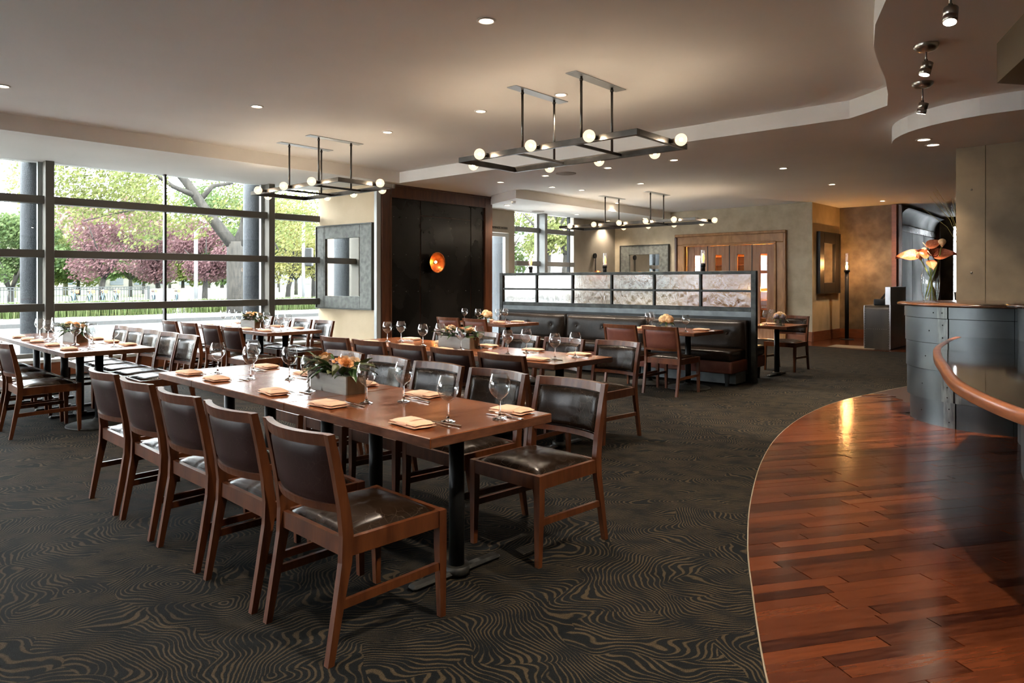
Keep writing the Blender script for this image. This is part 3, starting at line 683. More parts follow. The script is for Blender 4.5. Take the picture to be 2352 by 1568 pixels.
# redder leather on the backs of the four booth chairs
red = None
for o in list(bpy.data.objects):
    if o.name.startswith('back_panel') and o.parent and 'oxblood' in o.parent.get('label', ''):
        if red is None: red = o.data.copy(); red.materials[0] = MATS['leather_red']
        o.data = red
# ================================================================ booth and partition
PD_ = Vector((-.772, .636, 0)); PNn = Vector((-.636, -.772, 0)); PO = Vector((3.35, 9.59, 0)); PL = 4.6
rzp = math.atan2(PD_.y, PD_.x)          # local x runs away along the partition, local +y is the camera side
pt = thing('glass_partition', 'steel framed partition with twelve panes of rippled glass above the booth', 'partition', PO, rzp)
fr_ = 'partition_steel'
for x in (0, PL-.07): MB().bbox(x, x+.07, -.035, .035, 0, 1.54, .004).build('post', fr_, pt)
for z0, z1 in ((1.495, 1.54), (1.245, 1.275), (.975, 1.035)): MB().bbox(.07, PL-.07, -.03, .03, z0, z1, .004).build('rail', fr_, pt)
bw = (PL-.14)/6
for k in range(1, 6): MB().bbox(.07+k*bw-.016, .07+k*bw+.016, -.028, .028, 1.035, 1.495, .003).build('bar', fr_, pt)
for k in range(6):
    for z0, z1 in ((1.035, 1.245), (1.275, 1.495)):
        MB().box(.07+k*bw+.017, .07+(k+1)*bw-.017, -.003, .003, z0+.001, z1-.001).build('pane', 'textured_glass', pt)
MB().box(.07, PL-.07, -.025, .025, .90, .975).build('band', 'partition_pale', pt)
MB().box(.07, PL-.07, -.02, .02, .0, .90).build('back_board', 'iron_black', pt)
def booth(x0, x1, side, label, full=True):
    t = thing('booth_bench', label, 'bench', PO, rzp, 'booth benches'); s = side
    def yy(a, b): return (a, b) if s > 0 else (-b, -a)
    w = x1-x0
    # padded back: domed cushion
    def bk(u, v):
        x = x0+.01+u*(w-.02); z = .44+v*.415; e = max(0, 1-(abs(2*u-1))**14)**.5*max(0, 1-(abs(2*v-1))**8)**.5
        y = .10+.12*e-.04*v
        for bx in BUT:
            r2 = ((x-bx)**2+(z-.68)**2)/.035**2; y -= .022*math.exp(-r2)
        return (x, s*y, z)
    m = 3; BUT = [x0+w*(i+.5)/m for i in range(m)]
    MB().grid(bk, 44, 18, flip=(s > 0)).build('backrest', 'leather_booth' if s > 0 else 'leather_brown', t)
    y0, y1 = yy(.04, .11); MB().bbox(x0+.005, x1-.005, y0, y1, .12, .86, .012, seg=2).build('back_frame', 'leather_booth', t)
    y0, y1 = yy(.11, .62); MB().bbox(x0+.008, x1-.008, y0, y1, .335, .475, .035, seg=3).build('seat', 'leather_black', t)
    y0, y1 = yy(.06, .615); MB().bbox(x0+.004, x1-.004, y0, y1, .175, .335, .012, seg=2).build('base_band', 'leather_red', t)
    y0, y1 = yy(.12, .50); MB().box(x0+.01, x1-.01, y0, y0+.02 if s < 0 else y1-.03, .03, .175).build('kick_board', 'partition_pale', t) if s > 0 else None
    for lx in (x0+.09, x1-.09):
        for ly in (.12, .56): MB().bar((lx, s*ly, .18), (lx, s*ly, .0), .055, .055, taper=.7).build('leg', 'iron_black', t)
    if s > 0:
        for bx in BUT: MB().lathe([(.0, .012), (.020, .006), (.026, -.004)], 4, M=Matrix.Translation((bx, .185, .68)) @ Matrix.Rotation(-math.pi/2, 4, 'X'), smooth=False).build('button', 'leather_black', t)
    return t
booth(.10, 1.60, 1, 'black leather booth bench at the right end of the partition'); booth(1.61, 3.10, 1, 'black leather booth bench in the middle of the partition'); booth(3.11, 4.55, 1, 'black leather booth bench at the left end of the partition')
booth(.10, 1.60, -1, 'oxblood leather booth bench behind the partition at its right end')
# ================================================================ ceiling fixtures
WARM = (1, .84, .66)
def chandelier(c, zc, zf, Lu, label, nb, power):
    t = thing('linear_chandelier', label, 'chandelier', (c.x, c.y, 0), rot_of(-U), 'bulb frame chandeliers')   # local x along -U, local y along V
    Wv = .90; h = .058; k = Lu/2.3
    for y in (-Wv/2, Wv/2): MB().bbox(-Lu/2, Lu/2, y-.02, y+.02, zf-h/2, zf+h/2, .003).build('rail', 'fixture_steel', t)
    for x in (-Lu/2+.02, Lu/2-.02): MB().bbox(x-.02, x+.02, -Wv/2+.02, Wv/2-.02, zf-h/2, zf+h/2, .003).build('rail', 'fixture_steel', t)
    for x in (-.385*k, .385*k):
        MB().bbox(x-.012, x+.012, -Wv/2, Wv/2, zf-.014, zf+.014, .002).build('cross_bar', 'fixture_steel', t)
        MB().bbox(x-.065, x+.065, -.44, .44, zc-.008, zc-.0005, .001).build('ceiling_plate', 'plate_steel', t)
        for y in (-.27, .27): MB().cyl((x, y), .013, zf, zc-.008, 12).cyl((x, y), .018, zc-.05, zc-.03, 12).build('rod', 'fixture_steel', t)
    pos = []
    for i in range(nb):
        x = -Lu/2+Lu*(i+.62)/(nb+.25)
        pos += [((x, -Wv/2-.02), (0, -1)), ((-x, Wv/2+.02), (0, 1))]
    pos += [((-Lu/2-.0, -.12), (-1, 0)), ((Lu/2, .12), (1, 0))]
    for (x, y), (dx, dy) in pos:
        s = MB().tube([(x, y, zf), (x+dx*.06, y+dy*.06, zf)], .020, 12).build('socket', 'socket', t)
        bl = MB().sphere((0, 0, 0), .058, 18).build('bulb', 'bulb_globe', t, (x+dx*.114, y+dy*.114, zf)); MB().sphere((0, 0, 0), .0165, 10).build('filament', 'bulb_core', bl)
    return t
chandelier(Vector((.57, 7.28, 0)), M_, 2.72, 2.25, 'black steel frame chandelier with globe bulbs, nearest in the centre', 3, 0)
chandelier(Vector((-2.79, 10.19, 0)), M_, 2.72, 2.25, 'black steel frame chandelier with globe bulbs by the street window', 3, 0)
chandelier(Vector((2.6, 14.93, 0)), R_, 2.60, 3.3, 'black steel frame chandelier with globe bulbs above the glass partition', 5, 0)
DL = []
def downlight(px, py, z, label, power=26, r=.075, gimbal=False, spot=115):
    p = onz(px, py, z)
    t = thing('downlight', label, 'light', (p.x, p.y, z), 0, 'recessed downlights')
    MB().lathe([(r, 0), (r, -.006), (r*.78, -.010), (r*.70, -.004), (r*.70, -.001)], 28).build('trim_ring', 'white_trim', t)
    MB().lathe([(.0005, -.0045), (r*.66, -.0035)], 20).build('lens', 'down_glow', t)
    if gimbal: MB().tube([(0, 0, -.01), (.015, -.015, -.05)], [.04, .035], 16).build('gimbal', 'white_trim', t)
    if power: lamp('downlight_lamp', 'SPOT', (0, 0, -.03), power, WARM, t, .04, spot, .8)
D = downlight
for px, py, lb in ((1117, 47, 'recessed downlight nearest the camera in the front ceiling'), (590, 244, 'recessed downlight left of the window chandelier in the front ceiling'), (890, 303, 'recessed downlight right of the window chandelier'), (1104, 255, 'recessed downlight left of the central chandelier'), (5, 197, 'recessed downlight at the far left edge of the ceiling'), (1288, 217, 'recessed downlight between the plates of the central chandelier')):
    D(px, py, M_, lb, 85)
def downlight_at(x, y, label, power):          # the same grid goes on behind the camera
    p = Vector((x, y, M_)); k = (HC-M_)*F/y if y else 0
    t = thing('downlight', label, 'light', (x, y, M_), 0, 'recessed downlights')
    MB().lathe([(.075, 0), (.075, -.006), (.0585, -.010), (.0525, -.004), (.0525, -.001)], 28).build('trim_ring', 'white_trim', t)
    MB().lathe([(.0005, -.0045), (.0495, -.0035)], 20).build('lens', 'down_glow', t)
    lamp('downlight_lamp', 'SPOT', (0, 0, -.03), power, WARM, t, .04, 120, .8)
for x, y, lb, pw in ((1.3, 1.7, 'recessed downlight overhead, right of the camera', 165), (-1.4, 2.2, 'recessed downlight above the near end of the foreground table', 60), (-3.4, 4.6, 'recessed downlight above the aisle left of the foreground table', 60), (-1.0, -1.2, 'recessed downlight behind the camera, left', 80), (1.2, -1.8, 'recessed downlight behind the camera, right', 110), (-5.2, 1.6, 'recessed downlight behind and far left of the camera', 60)): downlight_at(x, y, lb, pw)
for px, py, lb in ((1150, 418, 'recessed downlight in the ceiling band by the steel wall'), (1253, 403, 'second recessed downlight in the ceiling band from the steel wall'), (1396, 385, 'third recessed downlight in the ceiling band from the steel wall'), (1548, 367, 'rightmost recessed downlight in the ceiling band')): D(px, py, S_, lb, 75)
for px, py, lb in ((1268, 429, 'small recessed downlight just beyond the ceiling band, leftmost'), (1336, 436, 'recessed rear downlight above the partition, left'), (1472, 421, 'recessed rear downlight between chandelier plates'), (1418, 466, 'recessed rear downlight behind the rear chandelier'), (1799, 386, 'recessed rear downlight in front of the beige wall'), (1911, 423, 'recessed rear downlight left of the bar column'), (2027, 461, 'recessed downlight above the host stand'), (2057, 471, 'recessed downlight by the corridor steel doors')): D(px, py, R_, lb, 35 if px > 2000 else 80)
for px, py, lb in ((1325, 492, 'recessed downlight in the rear window soffit, middle'), (1397, 507, 'recessed downlight in the rear window soffit, far'), (1165, 471, 'recessed twin downlight in the rear window soffit, near the steel wall'), (1480, 501, 'recessed downlight in the rear window soffit, farthest right')): D(px, py, RS_, lb, 35)
D(1179, 462, RS_, 'tilted gimbal downlight in the rear window soffit', 20, .06, True)
for px, py, lb in ((2222, 291, 'recessed downlight at the top of the bronze wall'), (2345, 272, 'recessed downlight above the bar at the right edge')): D(px, py, S_, lb, 130, .08, spot=100)
for px, py, lb in ((2122, 320, 'left recessed light in the round ceiling disc'), (2143, 332, 'right recessed light in the round ceiling disc')): D(px, py, S_-.18, lb, 70, .085, spot=75)
for px, py, z, r, lb in ((1300, 398, S_, .17, 'flush round speaker grille in the ceiling band'), (1236, 485, RS_, .15, 'flush round speaker grille in the rear soffit')):
    p = onz(px, py, z); tag(MB().lathe([(r, 0), (r, -.008), (r*.95, -.010), (0.001, -.008)], 32).build('ceiling_speaker', 'grille', None, (p.x, p.y, z)), lb, 'speaker')
# ---- adjustable spots over the bar
def track(px, py, label, aim, power, drop=.19):
    p = onz(px, py, S_); t = thing('ceiling_spotlight', label, 'light', (p.x, p.y, S_), 0, 'adjustable spotlights')
    nk = 'brushed_nickel'
    MB().lathe([(.085, 0), (.085, -.022), (.06, -.045), (.015, -.055), (.001, -.056)], 32).build('canopy', nk, t)
    MB().tube([(0, 0, -.05), (0, 0, -drop+.02)], [.006, .009], 10).build('stem', nk, t)
    d = (Vector(aim)-Vector((p.x, p.y, S_-drop))).normalized(); c = Vector((0, 0, -drop-.03))
    MB().tube([c-d*.05, c-d*.045, c+d*.005, c+d*.006, c+d*.012, c+d*.013, c+d*.05], [.03, .040, .040, .037, .037, .040, .040], 20).build('head', nk, t)
    MB().tube([c+d*.0502, c+d*.0512], .034, 16).build('lens', 'spot_glow', t)
    MB().bar(Vector((0, 0, -drop+.04)), c, .022, .008).build('yoke', 'socket', t)
    lamp('spot_lamp', 'SPOT', c+d*.06, power, (1, .80, .56), t, .03, 60, .35, Vector(c+d*2))
track(2127, 103, 'adjustable ceiling spotlight over the bar, middle of three', (2.3, 5.4, 0), 60, .15)
track(2119, 190, 'adjustable ceiling spotlight over the bar, farthest of three', (3.35, 7.25, 0), 260, .20)
track(2183, -50, 'adjustable ceiling spotlight over the bar, nearest of three', (1.9, 3.4, 0), 42, .19)
# ---- wall and floor lamps
def sconce():
    p = PC+V*1.285; t = thing('copper_sconce', 'glowing round copper dish sconce on the dark steel wall', 'lamp', (p.x, p.y, 1.76), rot_of(V))
    n = 28; prof = [(.001, 0), (.05, .006), (.10, .022), (.15, .05), (.19, .085), (.205, .10), (.205, .105), (.185, .092), (.15, .06)]
    Mx = Matrix.Rotation(math.pi/2, 4, 'X')
    MB().lathe([(r, z+.05) for r, z in prof], n, M=Mx).build('dish', 'copper', t)
    MB().tube([(0, -.016, 0), (0, -.055, 0)], .03, 12).build('stem', 'iron_black', t)
    MB().sphere((-.01, -.11, .01), .026, 12).build('bulb', 'sconce_glow', t)
    lamp('sconce_lamp', 'POINT', (-.03, -.17, 0), 2.2, (1, .45, .12), t, .02)
sconce()
def pulley():
    p = RW0+(RW1-RW0).normalized()*4.55; t = thing('pulley_sconce', 'copper dome pulley lamp on the grey rear wall', 'lamp', (p.x, p.y, 0), rot_of(V))
    MB().tube([(0, -.02, 2.08), (0, -.06, 2.08)], .07, 20).build('pulley', 'iron_black', t)
    MB().tube([(0, -.05, 2.08), (0, -.05, 1.62)], .008, 8).tube([(.04, -.05, 2.08), (.04, -.03, 1.3)], .005, 6).build('cord', 'iron_black', t)
    MB().lathe([(.16, -.13), (.155, -.06), (.12, .02), (.06, .07), (.001, .085)], 24, (-.06, -.16, 1.60)).build('dome', 'copper', t)
    MB().sphere((-.06, -.16, 1.52), .03, 10).build('bulb', 'sconce_glow', t)
pulley()
def tube_lamp(name, p, z0, h_base, h_glass, r, label, lit, rb=.03, power=2):
    t = thing(name, label, 'lamp', (p.x, p.y, z0), 0, None)
    MB().cyl((0, 0), rb, 0, h_base, 16).cyl((0, 0), r*1.15, h_base-.02, h_base+.03, 16).build('base', 'iron_black', t)
    MB().lathe([(r, h_base+.03), (r, h_base+.03+h_glass)], 20).build('glass_tube', 'lamp_glass', t)
    MB().lathe([(.001, 0), (.018, .02), (.026, .06), (.022, .10), (.008, .13), (.001, .14)], 12, (0, 0, h_base+.04)).build('bulb', 'filament' if lit else 'tube_bulb', t)
    if lit: lamp('tube_lamp_light', 'POINT', (0, 0, h_base+.2), power, (1, .5, .18), t, .02)
    return t
tl = tube_lamp('floor_lamp', onz(1945, 780, 0), 0, 1.63, .40, .058, 'tall black floor lamp with a glass tube, lit beside the dark wall', True, .045, 14)
MB().lathe([(.16, .0), (.16, .018), (.045, .03)], 28).build('foot', 'iron_black', tl)
for k, (x, lb) in enumerate(((3.92, 'glass tube lamp on the partition, leftmost'), (2.43, 'glass tube lamp on the middle of the partition'), (.78, 'glass tube lamp on the partition before the folding doors'))):
    q = PO+PD_*x
    tube_lamp('partition_lamp', q, 1.541, .08, .19, .032, lb, False, .03)['group'] = 'tube lamps on the partition'
# ================================================================ bar
BC = Vector((4.83, 6.95, 0)); BC2 = Vector((5.1, 5.6, 0))
def sheet(c, r, a0, a1, z0, z1, th=.006):
    n = max(3, int(abs(a1-a0)/1.5)); a0 = math.radians(a0); a1 = math.radians(a1); vs = []; fs = []
    for k in range(n+1):
        a = a0+(a1-a0)*k/n; ca, sa = math.cos(a), math.sin(a)
        vs += [(c.x+r*ca, c.y+r*sa, z0), (c.x+r*ca, c.y+r*sa, z1), (c.x+(r-th)*ca, c.y+(r-th)*sa, z0), (c.x+(r-th)*ca, c.y+(r-th)*sa, z1)]
    for k in range(n):
        i = 4*k; j = i+4
        fs += [(i, j, j+1, i+1), (j+2, i+2, i+3, j+3), (i+1, j+1, j+3, i+3), (j, i, i+2, j+2)]
    fs += [(0, 1, 3, 2), (4*n+1, 4*n, 4*n+2, 4*n+3)]
    return MB().add(vs, fs, None, 0, False)
O0 = Vector((0, 0, 0))
bt = thing('bar_drum', 'round bar counter clad in riveted steel sheets with a dark top', 'bar counter', BC, 0)
MB().cyl((0, 0), .745, 0, 1.15, 48).build('core', 'iron_black', bt)
tiers = [(0, .25, .768), (.25, .54, .796), (.54, .80, .804), (.80, 1.04, .812), (1.04, 1.152, .820)]
hole = []
for k, (z0, z1, r) in enumerate(tiers):
    sh = (k < 2)*6
    for a0, a1, m in ((95, 199+sh*.3, 'steel'), (199+sh*.3, 206+sh*.5, 'steel_strip'), (206.8+sh*.5, 243, 'steel'), (243.4, 300, 'steel')):
        st = .0025 if m == 'steel_strip' else 0
        sheet(O0, r+st, a0, a1, z0+.003, z1-.002).build('panel', m, bt)
        if m == 'steel_strip':
            n = 1 if z1-z0 < .15 else 2 if z1-z0 < .26 else 3
            for i in range(n): hole.append((r+st, (a0+a1)/2, z0+(z1-z0)*(i+.5)/n))
    hole.append((r, 180+k*4, (z0+z1)/2))
    if k == 1:
        sheet(O0, r+.002, 210.5, 214, z0+.002, z1-.001).build('panel', 'steel_strip', bt)
rv = MB()
for r, a, z in hole: rv.sphere(((r+.001)*math.cos(math.radians(a)), (r+.001)*math.sin(math.radians(a)), z), .0065, 8)
tag(rv.build('rivets', 'iron_black', bt), kind='stuff')
mat('bar_top_dark', (.060, .026, .014), .16, col2=(.10, .042, .022), scale=6, coat=.5)
MB().lathe([(.001, 1.152), (.865, 1.152), (.884, 1.158), (.890, 1.168), (.884, 1.180), (.865, 1.185), (.001, 1.185)], 72).build('countertop', 'bar_top_dark', bt)
b2 = thing('bar_station', 'second steel clad bar station at the right edge of the picture', 'bar counter', BC2, 0)
MB().cyl((0, 0), .80, 0, 1.17, 40).build('core', 'iron_black', b2)
for k, (z0, z1) in enumerate(((0, .54), (.54, .80), (.80, 1.17))):
    for a0, a1 in ((120, 180), (180.4, 235), (235.4, 290)): sheet(O0, .86, a0, a1, z0+.002, z1-.001).build('panel', 'steel', b2)
MB().lathe([(.001, 1.172), (.93, 1.172), (.945, 1.18), (.95, 1.192), (.945, 1.205), (.93, 1.21), (.001, 1.21)], 64).build('countertop', 'bar_top_dark', b2)
# low glossy counter sweeping towards the camera
oc = [(4.03, 6.34), (3.80, 6.08), (3.52, 5.72), (3.21, 5.30), (2.88, 4.75), (2.59, 4.21), (2.38, 3.82), (2.22, 3.49), (2.10, 3.16), (2.02, 2.87), (1.97, 2.60), (1.95, 2.3), (1.97, 2.0), (2.03, 1.7)]
of = [cr(oc, i*.125) for i in range(int((len(oc)-1)*8)+1)]
b3 = thing('bar_counter', 'low glossy black bar top with a curved wooden edge', 'bar counter', (2.9, 3.4, 0), 0); o3 = Vector((2.9, 3.4, 0))
inner = [(2.9, 1.7), (3.3, 2.6), (3.9, 3.6), (4.25, 4.5), (4.28, 5.3), (4.45, 6.12)]
MB().prism([(p.x-o3.x, p.y-o3.y) for p in of]+[(x-o3.x, y-o3.y) for x, y in inner], .865, .893).build('counter_top', 'bar_gloss', b3)
vs = []
for i, p in enumerate(of):
    d = (of[min(i+1, len(of)-1)]-of[max(i-1, 0)]).normalized(); nrm = Vector((d.y, -d.x, 0))   # outward: towards the aisle
    for a, z in ((-.030, .842), (.012, .842), (.018, .850), (.018, .888), (.012, .897), (-.012, .897), (-.030, .8935)): q = p+nrm*a-o3; vs.append((q.x, q.y, z))
nn = 7; k = len(of)
MB().add(vs, [(nn*i+j, nn*i+(j+1) % nn, nn*i+nn+(j+1) % nn, nn*i+nn+j) for i in range(k-1) for j in range(nn)]+[tuple(range(nn)), tuple(nn*(k-1)+j for j in range(nn))[::-1]], smooth=True).build('wood_edge', 'bar_wood', b3)
bp = []
for i in range(4, len(of), 6):
    d = (of[min(i+1, len(of)-1)]-of[max(i-1, 0)]).normalized(); bp.append(of[i]-Vector((d.y, -d.x, 0))*.52-o3)
for p, q in zip(bp[:-1], bp[1:]): MB().add([(p.x, p.y, 0), (q.x, q.y, 0), (q.x, q.y, .864), (p.x, p.y, .864), (p.x+.05, p.y-.02, 0), (q.x+.05, q.y-.02, 0), (q.x+.05, q.y-.02, .864), (p.x+.05, p.y-.02, .864)], [(0,1,2,3),(5,4,7,6),(0,4,5,1),(3,2,6,7),(1,5,6,2),(0,3,7,4)]).build('front_panel', 'steel', b3)
for i in (30, 60): 
    p = of[i]-o3; q = p+Vector((.3, -.1, 0)); MB().prism([(0, 0), (0, .30), (.30, .30)], -.012, .012, Matrix.Translation((q.x-.05, q.y, .56)) @ Matrix.Rotation(-.3, 4, 'Z') @ Matrix.Rotation(math.pi/2, 4, 'X') @ Matrix.Rotation(0, 4, 'Z')).build('bracket', 'steel', b3)
# ---- anthuriums in a glass vase
vz = thing('glass_vase', 'clear glass vase of orange anthuriums on the round bar counter', 'vase', (4.19, 7.02, 1.1855))
MB().lathe([(.001, .004), (.062, .004), (.066, .02), (.080, .12), (.084, .20), (.078, .28), (.070, .315)], 32).build('vessel', 'vase_glass', vz)
MB().lathe([(.001, .012), (.060, .012), (.064, .03), (.073, .10), (.001, .10)], 28).build('water', 'vase_glass', vz)
def leaf_patch(L, Wd, cup, nu=8, nv=6, curl=.3):
    b = MB()
    def fn(u, v):
        y = u*L; w = Wd*math.sin(math.pi*min(1, u**.62))**.9*(1 if u < 1 else 0); x = (v-.5)*2*w/2
        return (x, y, cup*abs(v-.5)**1.3*Wd-curl*L*u*u+.02*L*math.sin(9*u)*abs(v-.5))
    return b.grid(fn, nu, nv)
spathe = leaf_patch(.235, .19, .5, 10, 8, .22).mesh('spathe', 'anthurium')
RR = Vector((.86, -.51, 0)); CCm = Vector((-.51, -.86, 0)); ZZ = Vector((0, 0, 1))
def Qv(a, h, d=0): return RR*a+ZZ*h+CCm*d
def stem(*pts): MB().tube(pts, .0055, 8).build('stem', 'stem_green', vz)
stem(Qv(.05, .02), Qv(.0, .25), Qv(-.06, .38), Qv(-.09, .45)); stem(Qv(-.05, .02), Qv(0, .25), Qv(.05, .36), Qv(.08, .43)); stem(Qv(.03, .02, .02), Qv(.0, .3), Qv(-.02, .45), Qv(-.02, .555)); stem(Qv(-.03, .02), Qv(.04, .3), Qv(.08, .47), Qv(.098, .58)); stem(Qv(0, .02), Qv(.01, .3, .02), Qv(.0, .40, .04))
def spathe_at(b, tip, nrm, sc):
    y = tip.normalized(); z = (nrm-y*nrm.dot(y)).normalized(); x = y.cross(z)
    o = link('spathe', spathe, vz); o.matrix_local = Matrix.Translation(b) @ Matrix((x, y, z)).transposed().to_4x4() @ Matrix.Scale(sc, 4)
spathe_at(Qv(-.09, .45), Qv(-.9, .10, .1), Qv(-.1, .75, .65), .92)
spathe_at(Qv(.02, .45), Qv(.9, .22, .1), Qv(.1, .7, .7), .86)
spathe_at(Qv(-.03, .545), Qv(.8, .42, 0), Qv(-.3, .6, .8), .66)
spathe_at(Qv(-.02, .46), Qv(-.5, .35, .3), Qv(0, .5, .9), .55)
spathe_at(Qv(.0, .41, .03), Qv(.15, -.45, .5), Qv(.1, .6, .8), .5)
spathe_at(Qv(.0, .46), Qv(.35, .6, -.2), Qv(0, .3, .9), .5)
for a, h, r in ((.10, .60, .036), (-.085, .475, .038), (-.055, .53, .022)):
    c_ = Qv(a, h); MB().lathe([(.001, -r*1.5), (r*.35, -r*1.1), (r*.8, -r*.4), (r, .1*r), (r*.85, r*.6), (r*.4, r*.93), (.001, r)], 16, c_).build('seed_head', 'anthurium_bulb', vz)
for a, h in ((-.03, .555), (.01, .47)): MB().tube([Qv(a, h), Qv(a-.035, h+.045, .02)], [.006, .004], 8).build('spadix', 'rose_cream', vz)
# ---- reeds behind the bronze wall
rd = thing('reed_arrangement', 'thin golden reeds leaning out from behind the bronze wall', 'plant', (6.15, 9.55, 0))
MB().lathe([(.10, 0), (.13, .5), (.09, 1.0), (.11, 1.25)], 20).build('pot', 'iron_black', rd)
for px, py in ((2148, 428), (2143, 440), (2135, 450), (2170, 470), (2120, 478), (2185, 455), (2190, 480)):
    q = at(px, 9.5)-Vector((6.15, 9.55, 0)); z = HC+(HZ-py)*9.5/F
    MB().tube([(0, 0, 1.0), (.01, 0, 1.75), (q.x*.4, q.y*.4, 1.75+(z-1.75)*.6), (q.x, q.y, z)], [.004, .004, .0035, .0015], 5).build('reed', 'reed', rd)
# ================================================================ host stand
hs0 = Vector((7.25, 14.45, 0)); hs = thing('host_stand', 'dark leather host stand with steel sides near the entrance', 'host stand', hs0, rot_of(-U))
cp = MB(); pr = [(0, 0.0), (0, .80)]+[(.10-.10*math.cos(a), .80+.10*math.sin(a)) for a in [math.pi/2*i/6 for i in range(1, 7)]]+[(.5, .90), (.5, 0)]
vs = [(.012, y, z) for y, z in pr]+[(.478, y, z) for y, z in pr]; n = len(pr)
MB().add(vs, [list(range(n)), list(range(n, 2*n))[::-1]]+[((i+1) % n, i, i+n, (i+1) % n+n) for i in range(n)]).build('front', 'console_leather', hs)
MB().box(.478, .50, .0, 1.35, 0.02, .915).build('side_panel', 'steel_light', hs); MB().box(0, .012, 0, 1.35, .02, .9).build('side_panel', 'steel_light', hs)
MB().box(.012, .478, .5, 1.35, .02, .90).build('cabinet', 'steel', hs)
MB().bbox(.40, .50, .0, 1.30, .916, 1.28, .004).build('riser', 'steel_light', hs)
rv = MB()
for z in [.05+.05*i for i in range(16)]:
    for x in (.022, .468): rv.sphere((x, -.003, z), .006, 6)
for x in [.06+.04*i for i in range(10)]: rv.sphere((x, -.003, .42), .006, 6)
tag(rv.build('rivets', 'rivet', hs), kind='stuff')
Mh = WM(hs0, -U); q = Mh @ Vector((.26, .20, .901))
tp = thing('telephone', 'black desk phone on the host stand', 'telephone', q, rot_of(-U)); MB().bbox(-.11, .11, -.07, .09, .0, .13, .02, seg=2).build('body', 'iron_black', tp); MB().bar((.02, 0, .12), (.14, .03, .30), .03, .04).build('handset', 'iron_black', tp)
mt = onz(1975, 800, .006); tag(MB().bbox(-.45, .45, -.3, .3, 0, .012, .004).build('floor_mat', 'plaster_dark', None, (mt.x, mt.y+.25, .0065), rot_of(-U)), 'small dull mat on the floor beside the host stand', 'mat')
# ================================================================ mirrors
def mirror(name, p, d, s0, s1, z0, z1, l, r, tb, bb, m, em, label, ribs=False, glass='mirror'):
    o = p+d*s0; w = s1-s0; h = z1-z0; t = thing(name, label, 'mirror', (o.x, o.y, z0), rot_of(d)); f = -.065
    for a, b, c, e in ((0, l, 0, h), (w-r, w, 0, h), (l, w-r, h-tb, h), (l, w-r, 0, bb)): MB().bbox(a, b, f, -.002, c, e, .005).build('frame_board', m, t)
    for a, b, c, e in ((-.02, 0, -.02, h+.02), (w, w+.02, -.02, h+.02), (0, w, h, h+.02), (0, w, -.02, 0)): MB().box(a, b, f-.02, -.002, c, e).build('edge_strip', em, t)
    MB().box(l-.005, w-r+.005, -.03, -.012, bb-.005, h-tb+.005).build('glass', glass, t)
    if ribs:
        b = MB(); n = int(h/.022)
        for k in range(n): b.box(.03, l-.03, f-.007, f, k*h/n+.004, k*h/n+.016)
        tag(b.build('ribs', m, t), kind='stuff')
    return t
mirror('framed_mirror', GE, (PC-GE).normalized(), .03, 1.62, .88, 2.46, .25, .33, .24, .23, 'frame_slate', 'frame_edge', 'big mirror in a wide grey timber frame on the sand wall', True)
mirror('framed_mirror', RW1, dB, .23, 1.70, 1.20, 2.36, .27, .26, .24, .24, 'frame_slate', 'frame_edge', 'mirror in a grey-green timber frame on the beige back wall')
mirror('framed_mirror', CA, (CB-CA).normalized(), .28, 1.60, 1.12, 2.54, .30, .30, .24, .24, 'frame_black', 'frame_black', 'tall black framed mirror reflecting the floor lamp')
# ================================================================ tableware
gp = [(.0005, .0015), (.030, .002), (.035, .0035), (.034, .005), (.020, .009), (.008, .016), (.0050, .03), (.0042, .06), (.0050, .085), (.012, .097), (.026, .106), (.040, .121), (.049, .140), (.052, .158), (.050, .178), (.0435, .200), (.0375, .216)]
gb = MB().lathe(gp[:9], 22, m=1); gb.lathe(gp[8:], 30, m=0); gb.lathe([(max(.0005, r-.0012), z+.001) for r, z in gp[9:]][::-1]+[(.0005, .0935)], 30, m=0)
GL = gb.mesh('wine_glass', ['wine_glass', 'stem_glass'])
def wine(p, z, label, grp):
    o = link('wine_glass', GL, None, (p.x, p.y, z+.0005), random.uniform(0, 6)); tag(o, label, 'wine glass', grp)
def fold(x0, x1, y0, y1, z0, z1, seed, sag=.2):
    rn = random.Random(seed); b = MB(); n1, n2 = 12, 8
    ph = rn.uniform(0, 6)
    def lay(u, v, top):
        x = x0+(x1-x0)*u; y = y0+(y1-y0)*v; e = (max(0, 1-abs(2*u-1)**8)*max(0, 1-abs(2*v-1)**12))**.4
        waist = 1-.20*math.exp(-((v-.56)/.035)**2)
        zc = (z0+z1)/2; h = (z1-z0)/2*e*waist*(1+.10*math.sin(5*v+ph)*math.cos(3*u))
        return (x, y+.004*math.sin(7*u+ph), zc+h if top else zc-h*.98)
    b.grid(lambda u, v: lay(u, v, True), n1, n2); b.grid(lambda u, v: lay(u, v, False), n1, n2, flip=True)
    return b
def make_napkin():
    t = thing('napkin', 'x', 'napkin')
    fold(-.060, .060, -.105, .105, .0, .014, 1).build('lower_fold', 'napkin', t); fold(-.058, .056, -.100, .102, .009, .026, 2).build('upper_fold', 'napkin', t)
    def band(u, v):
        a = (u-.5)*math.pi; return (.060*math.sin(a), .010+(v-.5)*.075+.008*math.sin(a), .012+.0165*max(0, math.cos(a))**.35)
    MB().grid(band, 14, 3).build('tuck', 'napkin', t)
    return t
NP = Proto(make_napkin())
